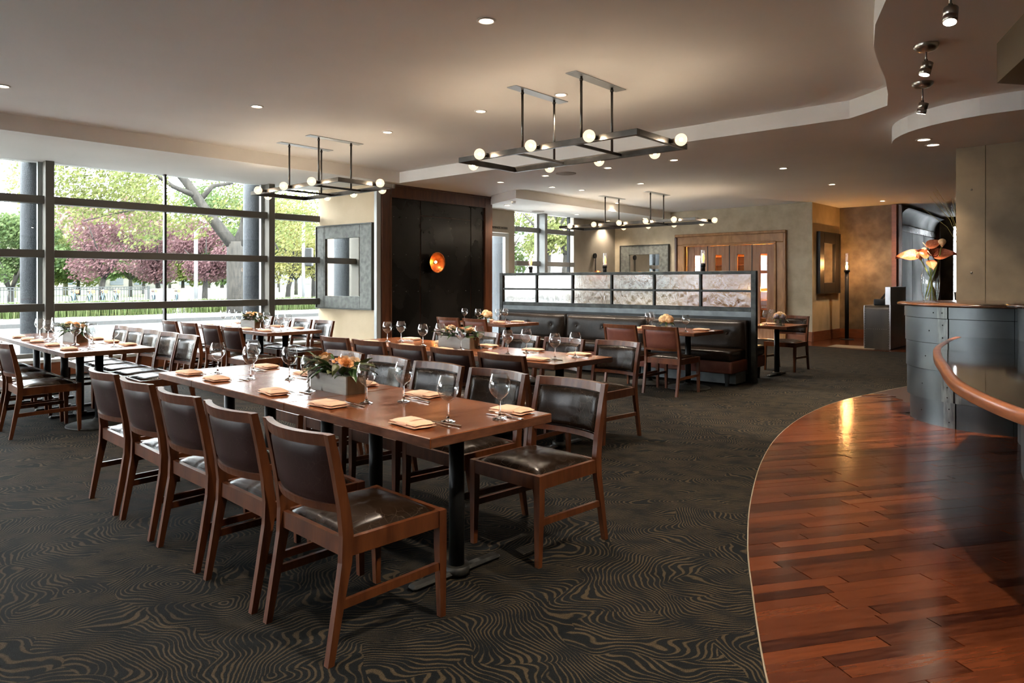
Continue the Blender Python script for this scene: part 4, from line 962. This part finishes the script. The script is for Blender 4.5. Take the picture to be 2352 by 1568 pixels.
def make_fork():
    b = MB(); L = []
    prof = [(-.095, .006), (-.09, .008), (-.06, .0065), (-.01, .003), (.03, .0028), (.045, .008), (.055, .0115), (.062, .012)]
    vs = [];
    for y, w in prof:
        z = .003+.006*math.exp(-((y-.02)/.03)**2)
        vs += [(-w, y, z), (w, y, z), (w, y, z+.002), (-w, y, z+.002)]
    k = len(prof); b.add(vs, [(4*j+i, 4*j+(i+1) % 4, 4*j+4+(i+1) % 4, 4*j+4+i) for j in range(k-1) for i in range(4)]+[(3,2,1,0), tuple(4*(k-1)+i for i in range(4))])
    for x in (-.0102, -.0034, .0034, .0102): b.add([(x-.0015, .061, .004), (x+.0015, .061, .004), (x+.001, .10, .008), (x-.001, .10, .008), (x-.0015, .061, .006), (x+.0015, .061, .006), (x+.001, .10, .0095), (x-.001, .10, .0095)], [(3,2,1,0),(4,5,6,7),(0,1,5,4),(1,2,6,5),(2,3,7,6),(3,0,4,7)])
    return b.mesh('fork', 'silver')
def make_knife():
    b = MB(); b.bbox(-.006, .006, -.11, -.005, .001, .009, .002)
    out = [(-.004, -.006), (.009, 0), (.0105, .06), (.007, .10), (.0, .112), (-.005, .10), (-.0055, .0)]
    b.prism(out, .004, .0056); return b.mesh('knife', 'silver')
FK, KN = make_fork(), make_knife()
def setting(P, a, far, tb, k, where):
    s = -1 if far else 1; b0 = WD-0 if far else 0
    side = 'far' if far else 'near'; rz = math.atan2(A1.y, A1.x)-math.pi/2
    jit = lambda q: random.uniform(-q, q)
    p = P+A1*(a+jit(.02))+B1*(b0+s*.115); e = 'setting %s' % where
    NP.place((p.x, p.y, .7505), rz+(math.pi if far else 0)+jit(.14), 'folded peach napkin, %s' % where, 'napkins on the '+tb)
    for nm, me, ob in (('fork', FK, .20), ('knife', KN, .232)):
        p = P+A1*(a-.075+jit(.015))+B1*(b0+s*ob)
        o = link(nm, me, None, (p.x, p.y, .7502), rz+jit(.12)); tag(o, 'silver %s, %s' % (nm, where), 'cutlery', nm+'s on the '+tb)
    p = P+A1*(a-.075+jit(.03))+B1*(b0+s*(.285+jit(.02))); wine(p, .75, 'balloon wine glass, %s' % where, 'wine glasses on the '+tb)
def settings(P, near, far, nm):
    for k, a in enumerate(near): setting(P, a, False, nm, k, '%s place from aisle, near side, %s' % (ORD[k], nm))
    for k, a in enumerate(far): setting(P, a, True, nm, k, '%s place from aisle, far side, %s' % (ORD[k], nm))
settings(P1, [.27, .97, 1.55, 2.32, 2.75], [.18, .84, 1.47, 2.12, 2.70], N1)
settings(P2, [.34, .92, 1.53, 1.93, 2.36], [.42, .93, 1.45, 1.95, 2.5], N2)
settings(P3, [.30, .88, 1.47, 2.05, 2.66], [.28, .82, 1.42, 2.05, 2.62], N3)
settings(P4, [.28, .85, 1.45, 2.05], [.42, 1.02, 1.62, 2.20], N4)
def cafe_set(c, da, db, where, grp, knife=True):
    p = c+A1*da+B1*db; rz = math.atan2(A1.y, A1.x)-math.pi/2+random.uniform(-.2, .2)
    NP.place((p.x, p.y, .7505), rz, 'folded peach napkin %s' % where, grp)
    q = p-A1*.09; 
    o = link('fork', FK, None, (q.x, q.y, .7502), rz); tag(o, 'silver fork %s' % where, 'cutlery', 'cutlery on the booth tables')
def cafe_glass(px, py, where): wine(onz(px, py, .75), .75, 'empty balloon wine glass %s' % where, 'wine glasses on the booth tables')
cg = 'napkins on the booth tables'
cafe_set(T5a, -.12, .14, 'at the right end of the booth, right table', cg); cafe_set(T5b, .1, .16, 'on the inner booth table, bench side', cg); cafe_set(T5b, 0, -.20, 'on the inner booth table, chair side', cg)
cafe_set(T7a, -.05, .16, 'on the left booth table, bench side', cg); cafe_set(T7a, .02, -.18, 'on the left booth table, chair side', cg); cafe_set(T7b, 0, .14, 'on the table beside the steel wall', cg)
cafe_set(T6, .1, -.05, 'on the table right of the partition', cg)
for px, py, w in ((1575, 762, 'at the right corner of the booth table'), (1489, 754, 'on the inner booth table, nearer one'), (1498, 751, 'on the inner booth table, farther one'), (1067, 739, 'closest to the dark steel wall'), (1098, 741, 'left of the small rose vase by the steel wall'), (1144, 742, 'right of the small rose vase by the steel wall'), (1161, 740, 'farthest right on the left booth table'), (1760, 747, 'on the table right of the partition'), (1774, 743, 'behind the vase right of the partition')): cafe_glass(px, py, w)
# ================================================================ flowers
def rose_mesh(m):
    b = MB(); rn = random.Random(5)
    for ring, (n, r, h, tilt) in enumerate(((3, .007, .030, .05), (4, .014, .030, .22), (5, .021, .027, .45), (6, .028, .022, .8))):
        for k in range(n):
            a = 2*math.pi*(k+ring*.37)/n; w = 2.6/n
            def pet(u, v):
                th = a+(u-.5)*2*math.pi*w/2.2; rr_ = r*(.55+.45*v)+tilt*.012*v*v*(1.2-abs(u-.5)); z = h*v*(1-.35*(2*u-1)**2)-.006*tilt*v*v
                return (rr_*math.cos(th), rr_*math.sin(th), z-.008*tilt)
            b.grid(pet, 5, 3)
    b.sphere((0, 0, .004), .014, 8); return b.mesh('rose', m)
ROSE = rose_mesh('rose_peach'); ROSEC = rose_mesh('rose_cream')
def ball_mesh(m, r=.045, n=90, s=.013, seed=1, name='hydrangea'):
    b = MB(); rn = random.Random(seed)
    b.sphere((0, 0, 0), r*.8, 10)
    for k in range(n):
        z = rn.uniform(-.4, 1); a = rn.uniform(0, 6.3); q = math.sqrt(1-z*z); d = Vector((q*math.cos(a), q*math.sin(a), z)); sd = d.orthogonal().normalized(); u2 = d.cross(sd)
        c = d*r*rn.uniform(.9, 1.08); t = rn.uniform(0, 3)
        e1 = (sd*math.cos(t)+u2*math.sin(t))*s; e2 = (u2*math.cos(t)-sd*math.sin(t))*s
        b.add([c+e1*.9, c+e2*.9, c-e1*.9, c-e2*.9, c+d*s*.15], [(0, 1, 4), (1, 2, 4), (2, 3, 4), (3, 0, 4)])
    return b.mesh(name, m)
HYD = ball_mesh('hydrangea'); HYDP = ball_mesh('hydrangea_peach', .055, 150, .016, 2)
def leafm(m, L, Wd): return leaf_patch(L, Wd, .35, 5, 2, .35).mesh('leaf', m)
LF = [leafm('leaf_dark', .115, .046), leafm('leaf_olive', .105, .042), leafm('leaf_dark', .085, .034)]
def flower_box(P, a, b_, L, label, seed, full=True):
    rn = random.Random(seed); p = P+A1*a+B1*b_; t = thing('flower_box', label, 'flower box', (p.x, p.y, .7505), math.atan2(A1.y, A1.x), 'flower boxes on the long tables')
    h, w, th = .105, .125, .010
    for y in (-1, 1): MB().box(-L/2, L/2, y*w/2-th/2, y*w/2+th/2, 0, h).build('side_board', 'box_grey', t)
    for x in (-1, 1): MB().box(x*(L/2-th/2)-th/2, x*(L/2-th/2)+th/2, -w/2+th/2, w/2-th/2, 0, h).build('end_board', 'box_brown', t)
    MB().box(-L/2+th, L/2-th, -w/2+th/2, w/2-th/2, .004, h-.015).build('moss', 'leaf_dark', t)
    for k in range(64):
        x = rn.uniform(-L/2-.0, L/2+.0); y = rn.uniform(-w/2, w/2); out = math.atan2(y*2.5, x*(.9))+rn.uniform(-.7, .7)
        link('leaf', LF[rn.randrange(3)], t, (x*.98, y*.95, h+rn.uniform(-.005, .06)), rot=(rn.uniform(-.35, .95), rn.uniform(-.5, .5), out-math.pi/2))
    spots = [(-.36, .25, 0), (-.30, -.30, 1), (.02, -.42, 0), (.22, .10, 0), (.40, -.30, 0), (.10, .38, 1), (-.12, .05, 0)]
    for x, y, m in spots:
        link('rose', (ROSE, ROSEC)[m], t, (x*L, y*w, h+.045+rn.uniform(0, .03)), rot=(y*-1.5+rn.uniform(-.2, .2), x*1.2, rn.uniform(0, 6))).scale = (1.25, 1.25, 1.25)
    for x, y in ((-.18, .12), (.13, -.02)): link('hydrangea', HYD, t, (x*L, y*w, h+.030), rz=rn.uniform(0, 6))
    return t
flower_box(P1, 1.40, .43, .42, 'grey wooden flower box of peach roses on the foreground table', 11)
flower_box(P2, 1.33, .42, .42, 'wooden flower box of roses on the far left table', 12)
flower_box(P3, 1.62, .45, .46, 'weathered grey flower box of roses before the booth', 13)
flower_box(P4, 1.20, .38, .42, 'pale wooden flower box of roses on the window table', 14)
def posy(p, label, m, seed):
    rn = random.Random(seed); t = thing('posy_vase', label, 'vase', (p.x, p.y, .7505), .5, 'small square vases on the booth tables')
    s = .05; b = MB()
    for x0, x1, y0, y1 in ((-s, s, -s, -s+.004), (-s, s, s-.004, s), (-s, -s+.004, -s, s), (s-.004, s, -s, s)): b.box(x0, x1, y0, y1, 0, .095)
    b.box(-s, s, -s, s, 0, .006).build('vessel', 'vase_glass', t); MB().box(-s+.005, s-.005, -s+.005, s-.005, .007, .055).build('water', 'vase_glass', t)
    for k in range(7): MB().tube([(rn.uniform(-.03, .03), rn.uniform(-.03, .03), .01), (rn.uniform(-.02, .02), rn.uniform(-.02, .02), .10)], .003, 5).build('stem', 'stem_green', t)
    for k, (x, y, z) in enumerate(((0, 0, .15), (-.045, .01, .13), (.045, -.01, .13), (.0, .045, .13), (.0, -.045, .125))): link('bloom', m[k % len(m)], t, (x, y, z), rz=k)
    for k in range(8): a = k*.8; link('leaf', LF[k % 3], t, (.035*math.cos(a), .035*math.sin(a), .10), rot=(rn.uniform(-.3, .3), 0, a-math.pi/2))
posy(onz(1530, 756, .75), 'small square glass vase of peach hydrangea on the booth table', [HYDP], 1)
posy(onz(1116, 742, .75), 'small square glass vase of peach roses by the steel wall', [HYDP, ROSE], 2)
posy(onz(1791, 748, .75), 'small glass vase of roses and blue hydrangea right of the partition', [HYDP, HYD, HYDP], 3)
# ================================================================ the street outside
OW = Vector((-.7158, .6985, 0))
def og(s, n): p = GO+G*s+OW*n; return (p.x, p.y)
GZ = -.22
def strip(name, n0, n1, z, m, s0=-60, s1=120, th=.15): return struct(MB().prism([og(s0, n0), og(s1, n0), og(s1, n1), og(s0, n1)], z-th, z).build(name, m))
strip('ground_pavement_near', .12, 4.5, GZ+.12, 'pavement'); strip('ground_road', 4.5, 16.4, GZ, 'road'); strip('ground_kerb', 16.4, 16.7, GZ+.14, 'kerb'); strip('ground_pavement_far', 16.7, 20.5, GZ+.12, 'pavement')
strip('ground_verge', 20.5, 23.5, GZ+.11, 'pavement'); strip('ground_plaza', 23.5, 42, GZ+.10, 'pavement'); strip('ground_lawn', 42, 130, GZ+.12, 'lawn', -90, 160)
def foliage(clusters, n, size, seed, flat=.8):
    rn = random.Random(seed); b = MB(); tot = sum(r**2 for _, r in clusters)
    for c, r in clusters:
        c = Vector(c); k = int(n*r**2/tot)
        for _ in range(k):
            while True:
                d = Vector((rn.uniform(-1, 1), rn.uniform(-1, 1), rn.uniform(-1, 1)))
                if .15 < d.length < 1: break
            p = c+Vector((d.x*r, d.y*r, d.z*r*flat)); nrm = Vector((rn.uniform(-1, 1), rn.uniform(-1, 1), rn.uniform(-.3, 1))).normalized()
            sd = nrm.orthogonal().normalized(); u2 = nrm.cross(sd); s = size*rn.uniform(.6, 1.3)
            b.add([p+sd*s, p+u2*s*.55, p-sd*s, p-u2*s*.55], [(0, 1, 2, 3)])
    return b
def tree(name, label, px, d, trunk, clusters, n, size, leafm, bark, seed, group='street trees'):
    base = at(px, d, GZ+.1); t = thing(name, label, 'tree', base, 0, group); rn = random.Random(seed)
    b = MB()
    for pts, r0, r1 in trunk:
        k = len(pts); b.tube(pts, [r0+(r1-r0)*i/(k-1) for i in range(k)], 9)
    b.build('trunk', bark, t)
    o = foliage(clusters, n, size, seed).build('foliage', leafm, t); o['kind'] = 'stuff'; return t
# large street tree close to the kerb
D0 = 33.0
def L(px, py, d=D0, bx=545): return Vector(((px-bx)/F*d, 0, HC+(HZ-py)*d/F-GZ-.1))
def Ly(px, py, y, d=D0, bx=545): v = L(px, py, d, bx); v.y = y; return v
big = [([L(545, 735), L(543, 650), L(541, 590), L(540, 555)], .47, .36),
       ([L(538, 565), Ly(515, 530, -.3), Ly(485, 480, -.8), Ly(455, 430, -1), Ly(430, 395, -1.3), Ly(405, 360, -1.5)], .30, .13),
       ([L(545, 565), Ly(556, 520, .3), Ly(562, 450, .5), Ly(556, 380, .5), Ly(560, 300, .8)], .27, .12),
       ([Ly(470, 455, -.9), Ly(440, 440, -1.8), Ly(400, 405, -2.5), Ly(350, 395, -3)], .13, .05),
       ([Ly(475, 465, -.8), Ly(500, 430, -.5), Ly(535, 420, 0)], .13, .07),
       ([Ly(490, 490, -.7), Ly(440, 492, -1.5), Ly(400, 488, -2), Ly(340, 500, -2.5), Ly(280, 520, -3)], .06, .02),
       ([Ly(425, 390, -1.3), Ly(370, 370, -2), Ly(300, 380, -2.4), Ly(230, 405, -2.6)], .08, .02),
       ([L(590, 470), Ly(625, 440, 0), Ly(640, 400, 0)], .18, .10), ([L(562, 500), L(590, 470)], .2, .18),
       ([Ly(430, 400, -1), Ly(455, 350, -.5), Ly(470, 300, 0)], .10, .04)]
cl = []
for px, py, r, y in ((180, 430, 1.3, -3), (240, 415, 1.5, -2), (300, 430, 1.6, -2), (350, 470, 1.5, -2), (400, 440, 1.2, -3), (300, 480, 1.2, -2.5), (250, 460, 1.2, -2), (340, 400, 1.4, -1), (420, 500, 1.3, -2), (380, 540, 1.0, -2), (500, 400, 1.2, 1), (520, 480, 1.1, 1), (200, 500, .9, -2), (470, 520, 1.0, -1.5), (150, 470, .9, -2), (600, 430, 1.2, 1), (650, 520, 1.3, 1.5), (690, 470, 1.4, 2), (350, 350, 2, -1), (450, 330, 2, 0), (580, 340, 2, 0), (210, 350, 2, -1)): cl.append((Ly(px, py, y), r))
tree('street_tree', 'large forked street tree with dark bark outside the window', 545, D0, big, cl, 16000, .085, 'leaf_spring', 'bark', 21)
def simple_tree(px, d, h, r, leafm, label, seed, lean=.0, fork=True, n=8000, size=.10, bark='bark', name='street_tree', base=1.8, group='street trees'):
    rn = random.Random(seed); tr = [([(0, 0, 0), (lean*.3, 0, base*.6), (lean, 0, base)], .20, .14)]; clu = []
    for k in range(5):
        a = k*1.26+rn.uniform(-.3, .3); q = Vector((lean+r*.65*math.cos(a), r*.65*math.sin(a), base+(h-base)*rn.uniform(.35, .8)))
        tr.append(([(lean, 0, base*.9), (lean+(q.x-lean)*.5, q.y*.5, base+(q.z-base)*.6), tuple(q)], .10, .02))
    for k in range(13):
        a = rn.uniform(0, 6.3); rr_ = r*math.sqrt(rn.random())*.75; clu.append(((lean+rr_*math.cos(a), rr_*math.sin(a), base*.85+(h-base)*rn.uniform(.15, .95)), r*rn.uniform(.32, .5)))
    return tree(name, label, px, d, tr, clu, n, size, leafm, bark, seed, group)
simple_tree(232, 46, 6.4, 3.2, 'leaf_plum', 'purple leaved plum tree behind the street fence', 31, .2)
simple_tree(365, 50, 5.8, 2.4, 'leaf_plum', 'smaller purple plum tree left of the lamp post', 32, -.2)
simple_tree(470, 48, 6.0, 2.3, 'leaf_plum', 'purple plum tree right of the lamp post', 33, .1)
simple_tree(25, 44, 6.2, 2.6, 'leaf_deep', 'dense dark green tree at the left window edge', 34, 0, base=.9, n=9000)
simple_tree(660, 52, 7.6, 3.6, 'leaf_yellow', 'yellow-green tree in the right window bay', 35, .3, n=10000)
simple_tree(720, 56, 7.4, 3.2, 'leaf_yellow', 'yellow-green tree beside the traffic pole', 36, 0)
PXS = [100, 180, 300, 330, 420, 510, 590, 680, -40, 230, 390, 480, 560, 640, 120]; RANK = [sorted(PXS).index(v) for v in PXS]
for k, (px, d, h, r, m) in enumerate(((100, 70, 7, 4, 'leaf_deep'), (180, 74, 7, 4.5, 'leaf_spring'), (300, 66, 6.5, 4, 'leaf_deep'), (330, 80, 9, 4.5, 'leaf_spring'), (420, 76, 8, 4.5, 'leaf_spring'), (510, 68, 6.6, 4, 'leaf_deep'), (590, 80, 8.5, 4.5, 'leaf_yellow'), (680, 76, 7.5, 4.5, 'leaf_deep'), (-40, 66, 8, 4.5, 'leaf_deep'), (230, 92, 13, 6, 'leaf_yellow'), (390, 96, 14, 6.5, 'leaf_spring'), (480, 90, 12.5, 6, 'leaf_deep'), (560, 98, 14, 6.5, 'leaf_spring'), (640, 94, 13, 6, 'leaf_yellow'), (120, 98, 12, 6, 'leaf_spring'))):
    simple_tree(px, d, h, r, m, '%s background tree from the left in the park outside' % (ORD+['ninth', 'tenth', 'eleventh', 'twelfth', 'thirteenth', 'fourteenth', 'fifteenth'])[RANK[k]], 40+k, n=6500, size=.21, name='park_tree', group='park trees')
for k, (px, d, h) in enumerate(((30, 62, 14), (62, 66, 13), (150, 74, 12))):
    rn = random.Random(60+k); tr = [([(0, 0, 0), (.1, 0, h*.4), (0, 0, h)], .25, .04)]
    for j in range(16):
        z = h*rn.uniform(.25, .85); a = rn.uniform(0, 6.3); tr.append(([(0, 0, z), (.5*math.cos(a), .5*math.sin(a), z+1.0), (.9*math.cos(a), .9*math.sin(a), z+2.4)], .05, .012))
    tree('poplar', '%s bare pale poplar from the left above the trees' % ORD[k], px, d, tr, [((0, 0, h*(.3+.07*i)), 1.0) for i in range(9)], 900, .10, 'leaf_pale', 'bark_pale', 60+k, 'bare poplars')
# trees seen through the rear window
def rear_tree(px, d, h, seed, lab): return simple_tree(px, d, h, 1.9, 'leaf_spring', lab, seed, .1, n=3800, size=.09, base=2.9)
rear_tree(1254, 30, 6.2, 71, 'slim leafy tree outside the rear window'); rear_tree(1296, 33, 6.0, 72, 'second slim tree outside the rear window, right'); simple_tree(1148, 34, 5.2, 1.6, 'leaf_deep', 'leafy tree seen through the glazed rear door', 73, n=3000, size=.1)
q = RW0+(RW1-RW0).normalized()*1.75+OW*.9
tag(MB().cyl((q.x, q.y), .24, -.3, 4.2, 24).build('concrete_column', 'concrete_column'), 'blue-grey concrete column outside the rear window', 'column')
bb = at(1262, 62, 0); rb = thing('low_building', 'low white building across from the rear window', 'building', bb, rot_of(V))
MB().box(-10, 10, 0, 6, GZ, 4.2).build('wall', 'stucco_white', rb); MB().box(-10.3, 10.3, -.4, 6.4, 4.2, 4.6).build('roof', 'stucco_shade', rb)
for k in range(5): MB().box(-8.6+k*3.8, -7+k*3.8, -.06, 0, 1, 2.8).build('window', 'window_dark', rb)
for k, (px, d, w, h, lb) in enumerate(((400, 112, 20, 4.2, 'pale low building far behind the plum trees'), (690, 135, 14, 5.2, 'pale low building far away behind the traffic pole'), (60, 112, 24, 4.0, 'pale low building far behind the dense green tree'))):
    fb = thing('far_building', lb, 'building', at(px, d, GZ), rot_of(G)); MB().box(-w/2, w/2, 0, 6, 0, h).build('wall', 'far_stucco', fb); MB().box(-w/2-.3, w/2+.3, -.4, 6.3, h, h+.4).build('roof', 'stucco_shade', fb)
    for i in range(6): x = -w/2+w*(i+.5)/6; MB().box(x-.9, x+.9, -.05, 0, 1.0, 2.8).build('window', 'window_dark', fb)
# grass clumps on the verge
def clump(s, n, w, label, seed):
    rn = random.Random(seed); b = MB()
    for k in range(int(520*w)):
        x = rn.gauss(0, w*.33); y = rn.gauss(0, .45); h = rn.uniform(.35, .8); a = rn.uniform(0, 6.3); o = .35*h; wd = .014
        p0 = Vector((x, y, 0)); p1 = Vector((x+.4*o*math.cos(a), y+.4*o*math.sin(a), h*.8)); p2 = Vector((x+1.5*o*math.cos(a), y+1.5*o*math.sin(a), h*.85)); sd = Vector((-math.sin(a), math.cos(a), 0))*wd
        b.add([p0-sd, p0+sd, p1+sd, p1-sd, p2], [(0, 1, 2, 3), (3, 2, 4)])
    p = og(s, n); o = b.build('grass_clump', 'leaf_grass', None, (p[0], p[1], GZ+.11), rot_of(G)); tag(o, label, 'grass', 'grass clumps on the verge', 'stuff')
def s_at(px, n):
    k = (px-CX)/F; p = GO+OW*n; return (k*p.y-p.x)/(G.x-k*G.y)
for k, (px, w) in enumerate(((20, 3.4), (150, 2.6), (225, 2.6), (305, 2.6), (490, 2.2), (655, 2.6), (705, 2.6))): clump(s_at(px, 22), 22, w, '%s clump of long green grass from the left along the kerb' % ORD[k], 80+k)
# iron fence, wall, poles
def fence(px0, px1, n, label):
    s0, s1 = s_at(px0, n), s_at(px1, n); p = og(s0, n); t = thing('iron_fence', label, 'fence', (p[0], p[1], GZ+.1), rot_of(G)); Lf = s1-s0; H = 1.15
    for z in (.12, H-.16, H-.02): MB().box(0, Lf, -.02, .02, z-.03, z+.03).build('rail', 'fence_iron', t)
    m = max(2, int(Lf/3.2))
    for k in range(m+1): MB().box(Lf*k/m-.07, Lf*k/m+.07, -.07, .07, 0, H+.05).build('post', 'fence_iron', t)
    b = MB(); c = int(Lf/.16)
    for k in range(c): b.box(Lf*k/c-.02, Lf*k/c+.02, -.02, .02, .12, H-.02)
    tag(b.build('pickets', 'fence_iron', t), kind='stuff')
fence(-250, 341, 36.5, 'black iron picket fence along the park')
s0, s1 = s_at(335, 39), s_at(640, 39); p = og(s0, 39); tag(MB().box(0, s1-s0, 0, .3, 0, 1.0).build('garden_wall', 'stucco_white', None, (p[0], p[1], GZ+.1), rot_of(G)), 'low white wall right of the iron fence', 'wall')
for px, d, h, r, lb in ((450, 44, 4.6, .10, 'grey steel lamp post between the plum trees'), (697, 42, 5.6, .09, 'grey traffic pole in the right window bay'), (1140, 40, 5, .09, 'grey street pole seen through the rear door')):
    p = at(px, d, GZ+.1); t = thing('street_pole', lb, 'pole', p); MB().cyl((0, 0), r*1.1, 0, h, 12).build('shaft', 'pole_paint', t); MB().cyl((0, 0), r*1.8, 0, .4, 12).build('base', 'pole_paint', t)
    if px == 697: MB().bbox(.15, .55, -.2, .2, 2.4, 3.5, .05).build('signal_head', 'iron_black', t); MB().box(0, .2, -.03, .03, 2.9, 3.0).build('bracket', 'pole_paint', t)
    else: MB().tube([(0, 0, h), (.3, 0, h+.3), (.9, 0, h+.35)], .05, 8).build('arm', 'pole_paint', t)
# hire bikes by the fence
def bike():
    t = thing('bicycle', 'x', 'bicycle')
    for x in (-.52, .52): MB().lathe([(.30, -.02), (.33, -.02), (.33, .02), (.30, .02), (.30, -.02)], 18, M=Matrix.Translation((x, 0, .33)) @ Matrix.Rotation(math.pi/2, 4, 'X')).build('wheel', 'tyre', t)
    MB().tube([(-.52, 0, .33), (-.1, 0, .30), (.38, 0, .82), (.52, 0, .33)], .025, 6).tube([(-.1, 0, .3), (-.22, 0, .85)], .025, 6).tube([(.36, 0, .8), (.32, 0, 1.02)], .02, 6).build('frame', 'bike_blue', t)
    MB().bbox(-.34, -.10, -.07, .07, .85, .92, .02).build('saddle', 'tyre', t); MB().tube([(.28, -.27, 1.03), (.36, 0, 1.02), (.28, .27, 1.03)], .016, 6).build('handlebar', 'tyre', t); MB().bbox(.40, .66, -.16, .16, .78, .98, .02).build('basket', 'bike_orange', t)
    return t
BK = Proto(bike())
for k, px in enumerate((168, 205, 235, 265, 352, 405)): q = og(s_at(px, 34.5), 34.5); BK.place((q[0], q[1], GZ+.1), rot_of(G)+1.1, '%s hire bicycle from the left along the park fence' % ORD[k], 'hire bicycles by the fence')
# arched building that shows in the big mirror
ab = thing('arched_building', 'sand coloured building with an arch, reflected in the big mirror', 'building', (-33, 17.5, GZ), math.radians(84))
pts = [(-9, 0), (-2.2, 0), (-2.2, 2.6)]+[(-2.2*math.cos(a), 2.6+1.9*math.sin(a)) for a in [math.pi*i/14 for i in range(1, 14)]]+[(2.2, 2.6), (2.2, 0), (9, 0), (9, 7), (-9, 7)]
MB().prism(pts, -.9, 0, Matrix.Rotation(math.pi/2, 4, 'X')).build('facade', 'stucco_beige', ab)
MB().box(-9, 9, 2.4, 2.6, 0, 7).build('inner_wall', 'stucco_shade', ab); MB().box(-9.6, 9.6, -.7, 3, 7, 7.4).build('roof', 'stucco_white', ab)
for x in (-6.5, -3.4, 3.4, 6.5): MB().cyl((x, -.15), .28, 0, 4.2, 14).box(x-.45, x+.45, -.55, .2, 4.2, 4.6).build('pillar', 'stucco_white', ab)
MB().box(4.2, 5.6, -.08, 0, 1.2, 3.6).build('poster', 'window_dark', ab)
SC.cycles.use_denoising = True; SC.cycles.max_bounces = 7; SC.cycles.diffuse_bounces = 4; SC.cycles.glossy_bounces = 3; SC.cycles.transmission_bounces = 6
SC.cycles.transparent_max_bounces = 16; SC.cycles.sample_clamp_indirect = 6.0; SC.cycles.caustics_refractive = False; SC.cycles.caustics_reflective = False
SC.cycles.use_adaptive_sampling = True; SC.cycles.adaptive_threshold = .16; SC.cycles.adaptive_min_samples = 20
